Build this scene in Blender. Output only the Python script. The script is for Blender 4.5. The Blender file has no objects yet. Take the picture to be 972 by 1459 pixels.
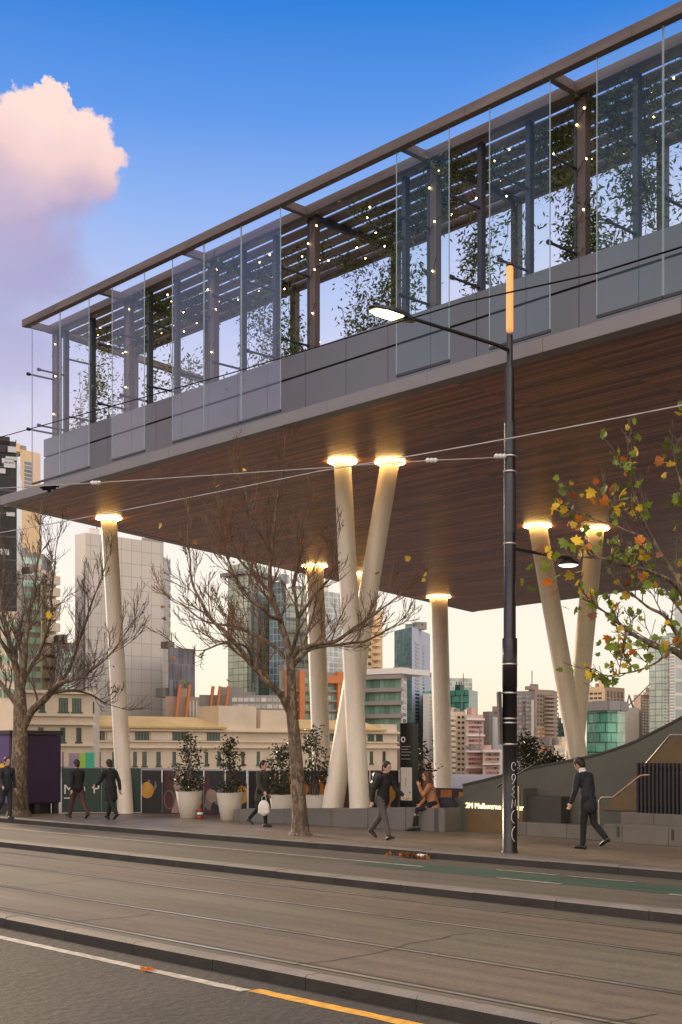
import bpy, bmesh, math, random
from mathutils import Vector, Matrix, noise as mnoise
random.seed(11)
R = math.radians
scene = bpy.context.scene
col = scene.collection
F, CX, HY, CAMZ = 1836.0, 486.0, 1067.0, 1.95
ANG = R(43.065)
FW = Vector((-math.cos(ANG), math.sin(ANG), 0)); RT = Vector((math.sin(ANG), math.cos(ANG), 0)); UP = Vector((0, 0, 1))
CAM = Vector((0, 0, CAMZ))

# ------------------------------------------------------------- survey helpers: photo measurements to metres
def ray(px, py): return RT * ((px - CX) / F) + FW + UP * ((HY - py) / F)
def onz(px, py, z=0.0):
    d = ray(px, py); return CAM + d * ((z - CAMZ) / d.z)
def ony(px, py, y):
    d = ray(px, py); return CAM + d * (y / d.y)
def atd(px, py, D): return CAM + ray(px, py) * D

# ------------------------------------------------------------- materials
def new_mat(name):
    m = bpy.data.materials.new(name); m.use_nodes = True
    nt = m.node_tree; b = nt.nodes['Principled BSDF']
    return m, nt, b
def N(nt, t, **kw):
    n = nt.nodes.new(t)
    for k, v in kw.items():
        if k in n.inputs.keys(): n.inputs[k].default_value = v
        else: setattr(n, k, v)
    return n
def L(nt, a, b): nt.links.new(a, b)
def c4(c): return (c[0], c[1], c[2], 1)

def mat(name, c, rough=.6, metal=0, var=.25, scale=3.0, bump=.0, stretch=(1, 1, 1), spec=.5, fine=0.0, fscale=30, band=None, patch=0.0):
    """plain surface with weathered variation of its own colour"""
    m, nt, b = new_mat(name)
    tc = N(nt, 'ShaderNodeTexCoord'); mp = N(nt, 'ShaderNodeMapping'); mp.inputs['Scale'].default_value = stretch
    L(nt, tc.outputs['Object'], mp.inputs['Vector'])
    no = N(nt, 'ShaderNodeTexNoise', Scale=scale, Detail=6.0, Roughness=.6); L(nt, mp.outputs[0], no.inputs['Vector'])
    ra = N(nt, 'ShaderNodeValToRGB'); L(nt, no.outputs['Fac'], ra.inputs['Fac'])
    e = ra.color_ramp.elements; e[0].position = .3; e[1].position = .7
    e[0].color = c4([x * (1 - var) for x in c]); e[1].color = c4([min(1, x * (1 + var)) for x in c])
    out = ra.outputs['Color']
    if fine:
        n2 = N(nt, 'ShaderNodeTexNoise', Scale=scale * fscale, Detail=3.0); L(nt, tc.outputs['Object'], n2.inputs['Vector'])
        mx = N(nt, 'ShaderNodeMix', data_type='RGBA', blend_type='OVERLAY'); mx.inputs['Factor'].default_value = fine
        r2 = N(nt, 'ShaderNodeMapRange'); r2.inputs[1].default_value = .32; r2.inputs[2].default_value = .68; r2.inputs[3].default_value = .08; r2.inputs[4].default_value = .92; L(nt, n2.outputs['Fac'], r2.inputs[0])
        L(nt, out, mx.inputs[6]); L(nt, r2.outputs[0], mx.inputs[7]); out = mx.outputs[2]
    if band:      # wheel-worn streaks along the street
        m2 = N(nt, 'ShaderNodeMapping'); m2.inputs['Scale'].default_value = (.035, band[0], 1); L(nt, tc.outputs['Object'], m2.inputs['Vector'])
        n4 = N(nt, 'ShaderNodeTexNoise', Scale=1.0, Detail=7.0, Roughness=.7); L(nt, m2.outputs[0], n4.inputs['Vector'])
        r4 = N(nt, 'ShaderNodeMapRange'); r4.inputs[1].default_value = .3; r4.inputs[2].default_value = .7; r4.inputs[3].default_value = 1 - band[1]; r4.inputs[4].default_value = 1 + band[1]; L(nt, n4.outputs['Fac'], r4.inputs[0])
        x4 = N(nt, 'ShaderNodeMix', data_type='RGBA', blend_type='MULTIPLY'); x4.inputs['Factor'].default_value = 1; L(nt, out, x4.inputs[6]); L(nt, r4.outputs[0], x4.inputs[7]); out = x4.outputs[2]
    if patch:     # oil spots and stains
        n5 = N(nt, 'ShaderNodeTexNoise', Scale=1.7, Detail=8.0, Roughness=.75); L(nt, tc.outputs['Object'], n5.inputs['Vector'])
        r5 = N(nt, 'ShaderNodeMapRange'); r5.inputs[1].default_value = .56; r5.inputs[2].default_value = .66; r5.inputs[3].default_value = 1; r5.inputs[4].default_value = 1 - patch; L(nt, n5.outputs['Fac'], r5.inputs[0])
        x5 = N(nt, 'ShaderNodeMix', data_type='RGBA', blend_type='MULTIPLY'); x5.inputs['Factor'].default_value = 1; L(nt, out, x5.inputs[6]); L(nt, r5.outputs[0], x5.inputs[7]); out = x5.outputs[2]
    L(nt, out, b.inputs['Base Color'])
    b.inputs['Roughness'].default_value = rough; b.inputs['Metallic'].default_value = metal
    b.inputs['Specular IOR Level'].default_value = spec
    if bump:
        bp = N(nt, 'ShaderNodeBump', Strength=bump, Distance=.02)
        n3 = N(nt, 'ShaderNodeTexNoise', Scale=scale * 12, Detail=5.0); L(nt, mp.outputs[0], n3.inputs['Vector'])
        L(nt, n3.outputs['Fac'], bp.inputs['Height']); L(nt, bp.outputs[0], b.inputs['Normal'])
    return m

def brick(name, c1, c2, mortar, bw, bh, ms, rough=.7, uv=False, offset=.5, bump=.3, rot=0, spec=.5, freq=2, metal=0, nvar=.0, bias=0.0):
    m, nt, b = new_mat(name)
    tc = N(nt, 'ShaderNodeTexCoord'); mp = N(nt, 'ShaderNodeMapping'); mp.inputs['Rotation'].default_value = (0, 0, rot)
    L(nt, tc.outputs['UV' if uv else 'Object'], mp.inputs['Vector'])
    br = N(nt, 'ShaderNodeTexBrick'); br.offset = offset; br.offset_frequency = freq
    for k, v in (('Color1', c4(c1)), ('Color2', c4(c2)), ('Mortar', c4(mortar)), ('Scale', 1.0), ('Mortar Size', ms), ('Mortar Smooth', .1),
                 ('Bias', bias), ('Brick Width', bw), ('Row Height', bh)): br.inputs[k].default_value = v
    L(nt, mp.outputs[0], br.inputs['Vector'])
    out = br.outputs['Color']
    if nvar:
        no = N(nt, 'ShaderNodeTexNoise', Scale=.35, Detail=7.0, Roughness=.65); L(nt, tc.outputs['Object'], no.inputs['Vector'])
        mr = N(nt, 'ShaderNodeMapRange'); mr.inputs[1].default_value = .3; mr.inputs[2].default_value = .7
        mr.inputs[3].default_value = 1 - nvar; mr.inputs[4].default_value = 1 + nvar; L(nt, no.outputs['Fac'], mr.inputs[0])
        mx = N(nt, 'ShaderNodeMix', data_type='RGBA', blend_type='MULTIPLY'); mx.inputs['Factor'].default_value = 1
        L(nt, out, mx.inputs[6]); L(nt, mr.outputs[0], mx.inputs[7]); out = mx.outputs[2]
    L(nt, out, b.inputs['Base Color']); b.inputs['Roughness'].default_value = rough
    b.inputs['Specular IOR Level'].default_value = spec; b.inputs['Metallic'].default_value = metal
    if bump:
        bp = N(nt, 'ShaderNodeBump', Strength=bump, Distance=.02); bp.invert = True
        L(nt, br.outputs['Fac'], bp.inputs['Height']); L(nt, bp.outputs[0], b.inputs['Normal'])
    return m

def emit(name, c, s):
    m, nt, b = new_mat(name)
    b.inputs['Base Color'].default_value = c4([x * .8 for x in c]); b.inputs['Emission Color'].default_value = c4(c); b.inputs['Emission Strength'].default_value = s
    return m

def pane_mat(name, tint, refl=.12, rcol=(.8, .85, 1), top=.4):
    """clear architectural sheet glass: tinted see-through plus a fresnel reflection"""
    m, nt, b = new_mat(name); nt.nodes.remove(b)
    o = nt.nodes['Material Output']
    tr = N(nt, 'ShaderNodeBsdfTransparent', Color=c4(tint)); gl = N(nt, 'ShaderNodeBsdfGlossy', Color=c4(rcol), Roughness=.02)
    fr = N(nt, 'ShaderNodeLayerWeight', Blend=.22)
    no = N(nt, 'ShaderNodeTexNoise', Scale=.6, Detail=3.0)
    tc = N(nt, 'ShaderNodeTexCoord'); mp = N(nt, 'ShaderNodeMapping'); mp.inputs['Scale'].default_value = (3, 3, .25)
    L(nt, tc.outputs['Object'], mp.inputs['Vector']); L(nt, mp.outputs[0], no.inputs['Vector'])
    bp = N(nt, 'ShaderNodeBump', Strength=.05, Distance=.1); L(nt, no.outputs['Fac'], bp.inputs['Height']); L(nt, bp.outputs[0], gl.inputs['Normal'])
    mr = N(nt, 'ShaderNodeMapRange'); mr.inputs[3].default_value = refl; mr.inputs[4].default_value = top; L(nt, fr.outputs['Fresnel'], mr.inputs[0])
    mx = N(nt, 'ShaderNodeMixShader'); L(nt, mr.outputs[0], mx.inputs[0]); L(nt, tr.outputs[0], mx.inputs[1]); L(nt, gl.outputs[0], mx.inputs[2])
    L(nt, mx.outputs[0], o.inputs['Surface'])
    return m

def rand_glass(name, ca, cb, rough=.15, spec=.8, metal=0.0):
    """window glass whose tint differs from one window to the next"""
    m, nt, b = new_mat(name)
    oi = N(nt, 'ShaderNodeObjectInfo'); ra = N(nt, 'ShaderNodeValToRGB'); L(nt, oi.outputs['Random'], ra.inputs['Fac'])
    ra.color_ramp.elements[0].color = c4(ca); ra.color_ramp.elements[1].color = c4(cb)
    L(nt, ra.outputs['Color'], b.inputs['Base Color']); b.inputs['Roughness'].default_value = rough; b.inputs['Specular IOR Level'].default_value = spec
    b.inputs['Metallic'].default_value = metal
    return m

# ------------------------------------------------------------- mesh builder
KB = 1.0     # survey correction of the pavilion's distance (its front stands behind the lamp pole)
def kp(v): return Vector((v[0] * KB, v[1] * KB, CAMZ + (v[2] - CAMZ) * KB)) if KB != 1.0 else Vector(v)
class MB:
    def __init__(s): s.v = []; s.f = []; s.m = []; s.uv = {}; s.sm = []
    def add(s, vs, fs, mi=0, smooth=False):
        o = len(s.v); s.v += [Vector(v) for v in vs]
        for f in fs: s.f.append([i + o for i in f]); s.m.append(mi); s.sm.append(smooth)
    def box(s, c, d, rz=0.0, mi=0):
        hx, hy, hz = d[0] / 2, d[1] / 2, d[2] / 2; co, si = math.cos(rz), math.sin(rz)
        vs = []
        for z in (-hz, hz):
            for x, y in ((-hx, -hy), (hx, -hy), (hx, hy), (-hx, hy)):
                vs.append((c[0] + x * co - y * si, c[1] + x * si + y * co, c[2] + z))
        s.add(vs, [(3, 2, 1, 0), (4, 5, 6, 7), (0, 1, 5, 4), (1, 2, 6, 5), (2, 3, 7, 6), (3, 0, 4, 7)], mi)
    def span(s, x0, x1, y0, y1, z0, z1, mi=0): s.box(((x0 + x1) / 2, (y0 + y1) / 2, (z0 + z1) / 2), (abs(x1 - x0), abs(y1 - y0), abs(z1 - z0)), 0, mi)
    def prism(s, pts, z0, z1, mi=0):
        n = len(pts)
        vs = [(p[0], p[1], z0) for p in pts] + [(p[0], p[1], z1) for p in pts]
        fs = [tuple(range(n - 1, -1, -1)), tuple(range(n, 2 * n))] + [(i, (i + 1) % n, n + (i + 1) % n, n + i) for i in range(n)]
        s.add(vs, fs, mi)
    def wallprofile(s, pts, y0, y1, mi=0):
        """pts = (x, z) outline extruded along y"""
        n = len(pts)
        vs = [(p[0], y0, p[1]) for p in pts] + [(p[0], y1, p[1]) for p in pts]
        fs = [tuple(range(n)), tuple(range(2 * n - 1, n - 1, -1))] + [(i, n + i, n + (i + 1) % n, (i + 1) % n) for i in range(n)]
        s.add(vs, fs, mi)
    def tube(s, pts, rad, sides=8, mi=0, caps=True, smooth=True):
        pts = [Vector(p) for p in pts]; n = len(pts)
        if not isinstance(rad, (list, tuple)): rad = [rad] * n
        vs = []; prev = None
        for i, p in enumerate(pts):
            t = (pts[min(i + 1, n - 1)] - pts[max(i - 1, 0)])
            t = t.normalized() if t.length > 1e-9 else Vector((0, 0, 1))
            if prev is None:
                a = t.orthogonal().normalized()
            else:
                a = prev - t * prev.dot(t); a = a.normalized() if a.length > 1e-6 else t.orthogonal().normalized()
            prev = a; b = t.cross(a)
            for k in range(sides):
                w = 2 * math.pi * k / sides
                vs.append(p + (a * math.cos(w) + b * math.sin(w)) * rad[i])
        fs = []
        for i in range(n - 1):
            for k in range(sides):
                k2 = (k + 1) % sides
                fs.append((i * sides + k, i * sides + k2, (i + 1) * sides + k2, (i + 1) * sides + k))
        s.add(vs, fs, mi, smooth)
        if caps:
            s.add(vs[:sides], [tuple(range(sides - 1, -1, -1))], mi); s.add(vs[-sides:], [tuple(range(sides))], mi)
    def lathe(s, c, prof, sides=24, mi=0, smooth=True):
        vs = []
        for r, z in prof:
            for k in range(sides):
                w = 2 * math.pi * k / sides; vs.append((c[0] + r * math.cos(w), c[1] + r * math.sin(w), c[2] + z))
        fs = []
        for i in range(len(prof) - 1):
            for k in range(sides):
                k2 = (k + 1) % sides; fs.append((i * sides + k, i * sides + k2, (i + 1) * sides + k2, (i + 1) * sides + k))
        s.add(vs, fs, mi, smooth)
    def ball(s, c, r, mi=0, seg=8, rings=6):
        rr = r if isinstance(r, (tuple, list)) else (r, r, r)
        vs = [(c[0], c[1], c[2] - rr[2])]
        for i in range(1, rings):
            ph = math.pi * i / rings - math.pi / 2
            for k in range(seg):
                w = 2 * math.pi * k / seg
                vs.append((c[0] + rr[0] * math.cos(ph) * math.cos(w), c[1] + rr[1] * math.cos(ph) * math.sin(w), c[2] + rr[2] * math.sin(ph)))
        vs.append((c[0], c[1], c[2] + rr[2])); fs = []
        for k in range(seg): fs.append((0, 1 + (k + 1) % seg, 1 + k))
        for i in range(rings - 2):
            for k in range(seg):
                a = 1 + i * seg; k2 = (k + 1) % seg
                fs.append((a + k, a + k2, a + seg + k2, a + seg + k))
        last = len(vs) - 1; a = 1 + (rings - 2) * seg
        for k in range(seg): fs.append((a + k, a + (k + 1) % seg, last))
        s.add(vs, fs, mi, True)
    def torus(s, c, R0, r, sides=32, ts=8, mi=0):
        vs = []; fs = []
        for i in range(sides):
            w = 2 * math.pi * i / sides
            for k in range(ts):
                u = 2 * math.pi * k / ts; q = R0 + r * math.cos(u)
                vs.append((c[0] + q * math.cos(w), c[1] + q * math.sin(w), c[2] + r * math.sin(u)))
        for i in range(sides):
            for k in range(ts):
                i2 = (i + 1) % sides; k2 = (k + 1) % ts
                fs.append((i * ts + k, i2 * ts + k, i2 * ts + k2, i * ts + k2))
        s.add(vs, fs, mi, True)
    def build(s, name, mats, parent=None, base=None, local=False):
        if not isinstance(mats, (list, tuple)): mats = [mats]
        if not local: s.v = [kp(v) for v in s.v]
        me = bpy.data.meshes.new(name); o = bpy.data.objects.new(name, me)
        off = Vector((0, 0, 0))
        if parent is not None:
            o.parent = parent
            if not local: off = wloc(parent)
        elif base is None and s.v:
            xs = [v.x for v in s.v]; ys = [v.y for v in s.v]; zs = [v.z for v in s.v]
            off = Vector(((min(xs) + max(xs)) / 2, (min(ys) + max(ys)) / 2, min(zs))); o.location = off
        elif base is not None:
            off = Vector(base); o.location = off
        me.from_pydata([v - off for v in s.v], [], s.f)
        for m in mats: me.materials.append(m)
        me.polygons.foreach_set('material_index', s.m); me.polygons.foreach_set('use_smooth', s.sm)
        if s.uv:
            uvl = me.uv_layers.new(name='UVMap')
            for fi, p in enumerate(me.polygons):
                u = s.uv.get(fi)
                if u:
                    for li, w in zip(p.loop_indices, u): uvl.data[li].uv = w
        me.validate(); me.update()
        col.objects.link(o)
        return o
def wloc(o):
    p = Vector((0, 0, 0))
    while o is not None: p = p + o.location; o = o.parent
    return p
def empty(name, loc, rz=0.0):
    o = bpy.data.objects.new(name, None); o.location = kp(loc); o.rotation_euler = (0, 0, rz); o.empty_display_size = .2; col.objects.link(o); return o
def tag(o, label=None, cat=None, group=None, kind=None):
    if label: o['label'] = label
    if cat: o['category'] = cat
    if group: o['group'] = group
    if kind: o['kind'] = kind
    return o
def struct(o, label=None): o['kind'] = 'structure'; return o
def bevel(o, w=.01, seg=2):
    md = o.modifiers.new('edge', 'BEVEL'); md.width = w; md.segments = seg; md.limit_method = 'ANGLE'; return o
def dup(o, parent=None, loc=None):
    c = o.copy(); col.objects.link(c)
    if parent is not None: c.parent = parent
    if loc is not None: c.location = loc
    return c
def glyphs(name, body, size, m, parent, origin, xdir, updir, depth=.006, align='LEFT'):
    """raised lettering standing on a surface"""
    cu = bpy.data.curves.new(name, 'FONT'); cu.body = body; cu.size = size; cu.extrude = depth; cu.align_x = align; cu.resolution_u = 3
    t = bpy.data.objects.new(name, cu); col.objects.link(t)
    dg = bpy.context.evaluated_depsgraph_get(); me = bpy.data.meshes.new_from_object(t.evaluated_get(dg))
    bpy.data.objects.remove(t); bpy.data.curves.remove(cu)
    me.name = name; me.materials.clear(); me.materials.append(m)
    o = bpy.data.objects.new(name, me); col.objects.link(o)
    x = Vector(xdir).normalized(); u = Vector(updir).normalized(); n = x.cross(u)
    M = Matrix((x, u, n)).transposed().to_4x4(); M.translation = Vector(origin)
    if parent is not None:
        o.parent = parent; M.translation = Vector(origin) - wloc(parent)
    o.matrix_local = M
    return o

# ------------------------------------------------------------- material library
M = {}
M['asphalt'] = mat('asphalt', (.022, .019, .0145), .8, var=.3, scale=.8, bump=.8, fine=1.0, fscale=75, band=(1.3, .25), patch=.35)
M['lane'] = mat('lane_asphalt', (.084, .073, .053), .75, var=.16, scale=.7, bump=.3, fine=.4, fscale=60, stretch=(.3, 1, 1), band=(2.2, .25), patch=.25)
M['track'] = mat('track_concrete', (.088, .077, .052), .68, var=.26, scale=.9, bump=.2, fine=.3, fscale=50, band=(3.0, .3), patch=.3, stretch=(.22, 1.3, 1))
M['trackred'] = mat('track_concrete_pink', (.095, .075, .053), .65, var=.28, scale=.9, bump=.2, fine=.3, fscale=50, band=(3.6, .32), patch=.3, stretch=(.18, 1.6, 1))
M['kerb'] = mat('shaded_bluestone_kerb', (.034, .028, .021), .7, var=.3, scale=2.5, bump=.3, fine=.3)  # face colour darkened to carry its shade; tops stay lighter
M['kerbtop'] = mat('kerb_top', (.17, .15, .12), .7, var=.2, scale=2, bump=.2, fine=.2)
M['paver'] = brick('bluestone_paver', (.2, .16, .115), (.155, .126, .092), (.08, .066, .048), .9, .45, .012, .5, bump=.25, nvar=.3)
M['ground'] = mat('bare_ground', (.12, .11, .09), .9, var=.3, scale=.05)
M['whitepaint'] = mat('white_road_paint', (.38, .35, .28), .7, var=.4, scale=7, fine=.8, patch=.6)
M['yellowpaint'] = mat('yellow_road_paint', (.60, .30, .025), .7, var=.35, scale=7, fine=.8, patch=.6)
M['greenpaint'] = mat('green_lane_paint', (.03, .068, .042), .75, var=.25, scale=3, fine=.4, stretch=(.3, 1, 1))
M['steelrail'] = mat('worn_steel', (.62, .57, .48), .28, .9, var=.2, scale=5, stretch=(.1, 1, 1))
M['groove'] = mat('rail_groove', (.02, .018, .015), .9)
M['fascia'] = mat('grey_metal_panel', (.155, .155, .172), .42, .3, var=.06, scale=.6)
M['slabedge'] = mat('pale_metal_edge', (.22, .205, .205), .5, .1, var=.08, scale=1)
M['beam'] = mat('weathered_timber_beam', (.135, .102, .088), .6, var=.3, scale=2, stretch=(.4, 3, 3), bump=.1)
M['post'] = mat('brown_post', (.105, .075, .066), .5, var=.2, scale=2, stretch=(3, 3, .3))
M['darkpost'] = mat('dark_steel_post', (.038, .042, .055), .45, .2, var=.15)
M['louvre'] = mat('louvre_board', (.20, .165, .16), .55, var=.25, scale=2, stretch=(.3, 4, 3), bump=.1)
M['glass'] = pane_mat('sheet_glass', (.97, .96, .99), .10, (1, .96, 1))
M['glassgreen'] = pane_mat('sheet_glass_green', (.90, .97, .95), .035, (.8, .97, .95), .22)
M['glassedge'] = mat('glass_edge', (.35, .45, .5), .2, var=.1)
M['rail'] = mat('dark_bottom_rail', (.035, .035, .04), .5)
M['column'] = mat('white_painted_steel', (.74, .67, .55), .42, var=.09, scale=1.6, bump=.02, stretch=(3, 3, .35), fine=.12)
M['ring'] = emit('ring_light_glow', (1, .60, .2), 66.0)
M['bulb'] = emit('bulb_glow', (1, .66, .27), 22.0)
M['wire'] = mat('dark_cable', (.008, .008, .01), .9, spec=.05)
M['wirepale'] = mat('pale_cable', (.42, .40, .38), .5)
M['porcelain'] = mat('insulator_porcelain', (.65, .63, .6), .3, var=.05)
M['polepaint'] = mat('black_pole_paint', (.018, .016, .016), .32, .0, var=.3, scale=4, stretch=(1, 1, .2))
M['poleupper'] = mat('charcoal_pole_paint', (.042, .043, .048), .35, .2, var=.2, scale=4, stretch=(1, 1, .2))
M['band'] = mat('steel_band', (.55, .52, .48), .3, .7, var=.1)
M['tubelight'] = emit('orange_tube_glow', (1, .30, .085), 1.05)
M['lens'] = emit('lamp_lens_glow', (.93, 1, .42), 5.5)
M['lenswarm'] = emit('small_lens_glow', (1, .93, .7), 2.6)
M['scrawl'] = mat('white_marker', (.62, .62, .62), .6, var=.2)
M['bark'] = None
M['pot'] = mat('cast_pot', (.46, .42, .345), .75, var=.08, scale=2, bump=.06)
M['soil'] = mat('potting_soil', (.03, .02, .014), .95)
M['bench'] = brick('bench_stone', (.15, .14, .122), (.13, .12, .105), (.07, .06, .05), 1.6, 5.0, .008, .6, bump=.2, nvar=.15)
M['stepstone'] = brick('step_stone', (.17, .15, .12), (.14, .125, .1), (.07, .06, .05), 1.1, 5.0, .01, .65, bump=.3, nvar=.25)
M['ramp'] = mat('green_grey_cladding', (.098, .096, .074), .6, var=.1, scale=1.2)
M['rampdark'] = mat('dark_cladding', (.05, .045, .035), .6, var=.15)
M['alcove'] = mat('bronze_lining', (.15, .095, .04), .5, var=.15)
M['slat'] = mat('dark_fence_slat', (.022, .022, .024), .5, var=.2)
M['handrail'] = mat('brushed_handrail', (.5, .43, .34), .3, .8, var=.1)
M['signglow'] = emit('sign_letter_glow', (1, .83, .42), 2.2)
M['signglowgold'] = emit('sign_mark_glow', (1, .52, .06), 1.0)
M['totem'] = mat('gloss_black', (.008, .008, .009), .18, var=.1)
M['totemwhite'] = mat('map_panel', (.62, .58, .5), .5, var=.04)
M['signwhite'] = mat('sign_white', (.75, .75, .73), .5, var=.04)
M['textgrey'] = mat('print_grey', (.3, .3, .3), .6, var=.1)
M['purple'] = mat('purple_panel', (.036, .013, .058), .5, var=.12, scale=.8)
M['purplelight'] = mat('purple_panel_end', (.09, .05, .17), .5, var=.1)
M['shedtrim'] = mat('shed_trim', (.03, .025, .028), .5)
M['hoardgreen'] = mat('dark_green_panel', (.012, .045, .034), .5, var=.1)
M['teal'] = mat('teal_banner', (.03, .42, .27), .5, var=.1)
M['lime'] = mat('lime_banner', (.33, .52, .06), .5, var=.1)
M['mauve'] = mat('mauve_banner', (.33, .24, .38), .5, var=.1)
M['murals'] = [mat('mural_black', (.012, .01, .012), .5), mat('mural_orange', (.42, .13, .015), .5), mat('mural_grey', (.15, .14, .14), .5),
               mat('mural_maroon', (.06, .014, .012), .5), mat('mural_ochre', (.44, .22, .03), .5), mat('mural_tan', (.3, .2, .15), .5), mat('mural_white', (.4, .38, .36), .5)]
M['redlamp'] = mat('barrier_red', (.4, .03, .02), .5)

def soffit_mat():
    m, nt, b = new_mat('timber_soffit')
    tc = N(nt, 'ShaderNodeTexCoord')
    br = N(nt, 'ShaderNodeTexBrick'); br.offset = .37; br.offset_frequency = 1
    for k, v in (('Color1', (.44, .185, .082, 1)), ('Color2', (.15, .058, .027, 1)), ('Mortar', (.008, .005, .004, 1)), ('Scale', 1.0), ('Mortar Size', .006),
                 ('Mortar Smooth', .2), ('Brick Width', 2.7), ('Row Height', .14)): br.inputs[k].default_value = v
    L(nt, tc.outputs['Object'], br.inputs['Vector'])
    mp = N(nt, 'ShaderNodeMapping'); mp.inputs['Scale'].default_value = (.35, 9, 1); L(nt, tc.outputs['Object'], mp.inputs['Vector'])
    no = N(nt, 'ShaderNodeTexNoise', Scale=1.6, Detail=7.0, Roughness=.7); L(nt, mp.outputs[0], no.inputs['Vector'])
    mr = N(nt, 'ShaderNodeMapRange'); mr.inputs[1].default_value = .3; mr.inputs[2].default_value = .7; mr.inputs[3].default_value = .45; mr.inputs[4].default_value = 1.6
    L(nt, no.outputs['Fac'], mr.inputs[0])
    mx = N(nt, 'ShaderNodeMix', data_type='RGBA', blend_type='MULTIPLY'); mx.inputs['Factor'].default_value = 1
    L(nt, br.outputs['Color'], mx.inputs[6]); L(nt, mr.outputs[0], mx.inputs[7])
    L(nt, mx.outputs[2], b.inputs['Base Color'])
    b.inputs['Roughness'].default_value = .36; b.inputs['Specular IOR Level'].default_value = .22
    bp = N(nt, 'ShaderNodeBump', Strength=.6, Distance=.02); bp.invert = True; L(nt, br.outputs['Fac'], bp.inputs['Height'])
    b2 = N(nt, 'ShaderNodeBump', Strength=.12, Distance=.02); L(nt, no.outputs['Fac'], b2.inputs['Height']); L(nt, bp.outputs[0], b2.inputs['Normal'])
    L(nt, b2.outputs[0], b.inputs['Normal'])
    return m
M['soffit'] = soffit_mat()

def bark_mat():
    m, nt, b = new_mat('plane_tree_bark')
    tc = N(nt, 'ShaderNodeTexCoord'); mp = N(nt, 'ShaderNodeMapping'); mp.inputs['Scale'].default_value = (1, 1, .45); L(nt, tc.outputs['Object'], mp.inputs['Vector'])
    vo = N(nt, 'ShaderNodeTexVoronoi', Scale=24.0); no = N(nt, 'ShaderNodeTexNoise', Scale=6.0, Detail=6.0)
    mxv = N(nt, 'ShaderNodeMix', data_type='VECTOR'); mxv.inputs['Factor'].default_value = .2
    L(nt, mp.outputs[0], no.inputs['Vector']); L(nt, mp.outputs[0], mxv.inputs[4]); L(nt, no.outputs['Color'], mxv.inputs[5]); L(nt, mxv.outputs[1], vo.inputs['Vector'])
    ra = N(nt, 'ShaderNodeValToRGB'); sp = N(nt, 'ShaderNodeSeparateColor'); L(nt, vo.outputs['Color'], sp.inputs[0]); L(nt, sp.outputs[0], ra.inputs['Fac'])
    e = ra.color_ramp.elements; e[0].color = (.075, .055, .038, 1); e[1].color = (.26, .19, .12, 1); e[1].position = .95
    x = e.new(.45); x.color = (.105, .08, .055, 1); x = e.new(.7); x.color = (.155, .117, .077, 1)
    L(nt, ra.outputs['Color'], b.inputs['Base Color']); b.inputs['Roughness'].default_value = .85
    bp = N(nt, 'ShaderNodeBump', Strength=.5, Distance=.02); L(nt, no.outputs['Fac'], bp.inputs['Height']); L(nt, bp.outputs[0], b.inputs['Normal'])
    return m
M['bark'] = bark_mat()
M['twig'] = mat('twig_bark', (.12, .092, .072), .85, var=.3, scale=4)
M['twigwarm'] = mat('twig_bark_warm', (.17, .10, .062), .85, var=.3, scale=4)

def leaf_mat(name, c, trans=.35, var=.35):
    m, nt, b = new_mat(name)
    ge = N(nt, 'ShaderNodeNewGeometry'); ra = N(nt, 'ShaderNodeValToRGB'); L(nt, ge.outputs['Random Per Island'], ra.inputs['Fac'])
    ra.color_ramp.elements[0].color = c4([x * (1 - var) for x in c]); ra.color_ramp.elements[1].color = c4([x * (1 + var) for x in c])
    L(nt, ra.outputs['Color'], b.inputs['Base Color']); b.inputs['Roughness'].default_value = .5
    tr = N(nt, 'ShaderNodeBsdfTranslucent'); L(nt, ra.outputs['Color'], tr.inputs['Color'])
    mx = N(nt, 'ShaderNodeMixShader'); mx.inputs[0].default_value = trans
    L(nt, b.outputs[0], mx.inputs[1]); L(nt, tr.outputs[0], mx.inputs[2]); L(nt, mx.outputs[0], nt.nodes['Material Output'].inputs['Surface'])
    return m
M['leafgreen'] = leaf_mat('leaf_green', (.17, .23, .025)); M['leafyellow'] = leaf_mat('leaf_yellow', (.58, .40, .03)); M['leaforange'] = leaf_mat('leaf_orange', (.50, .15, .022))
M['leafbrown'] = leaf_mat('leaf_brown', (.2, .09, .035)); M['seed'] = mat('seed_ball', (.05, .032, .02), .9)
M['vine'] = leaf_mat('vine_leaf', (.15, .19, .05), .5); M['vinedark'] = leaf_mat('vine_leaf_dark', (.06, .085, .03), .4)
M['shrub'] = leaf_mat('shrub_leaf', (.028, .036, .014), .12); M['shrub'].node_tree.nodes['Principled BSDF'].inputs['Roughness'].default_value = .3
M['hedge'] = leaf_mat('hedge_leaf', (.025, .03, .016), .15)

# ============================================================= SETTING: ground, road, tram track
KF, KM, KN = 18.0, 14.45, 8.4      # kerb lines (distance across the street)
XL, XR = -260, 60
def sheet(name, x0, x1, y0, y1, z, m):
    b = MB(); b.add([(x0, y0, z), (x1, y0, z), (x1, y1, z), (x0, y1, z)], [(0, 1, 2, 3)]); return struct(b.build(name, m, base=(0, 0, 0)))
g = MB(); g.add([(-4000, -400, -8), (1500, -400, -8), (1500, 4500, -8), (-4000, 4500, -8)], [(0, 1, 2, 3)]); struct(g.build('ground', M['ground'], base=(0, 0, 0)))
g = MB(); g.span(XL, XR, -60, KN, -1.2, -.42); struct(g.build('road', M['asphalt'], base=(0, 0, 0)))
g = MB(); g.span(XL, XR, KN + .18, KM - .1, -1.2, -.28); struct(g.build('tram_track_bed', M['track'], base=(0, 0, 0)))
g = MB(); g.span(XL, XR, KM + .2, KF - .0, -1.2, -.14); struct(g.build('traffic_lane', M['lane'], base=(0, 0, 0)))
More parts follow.
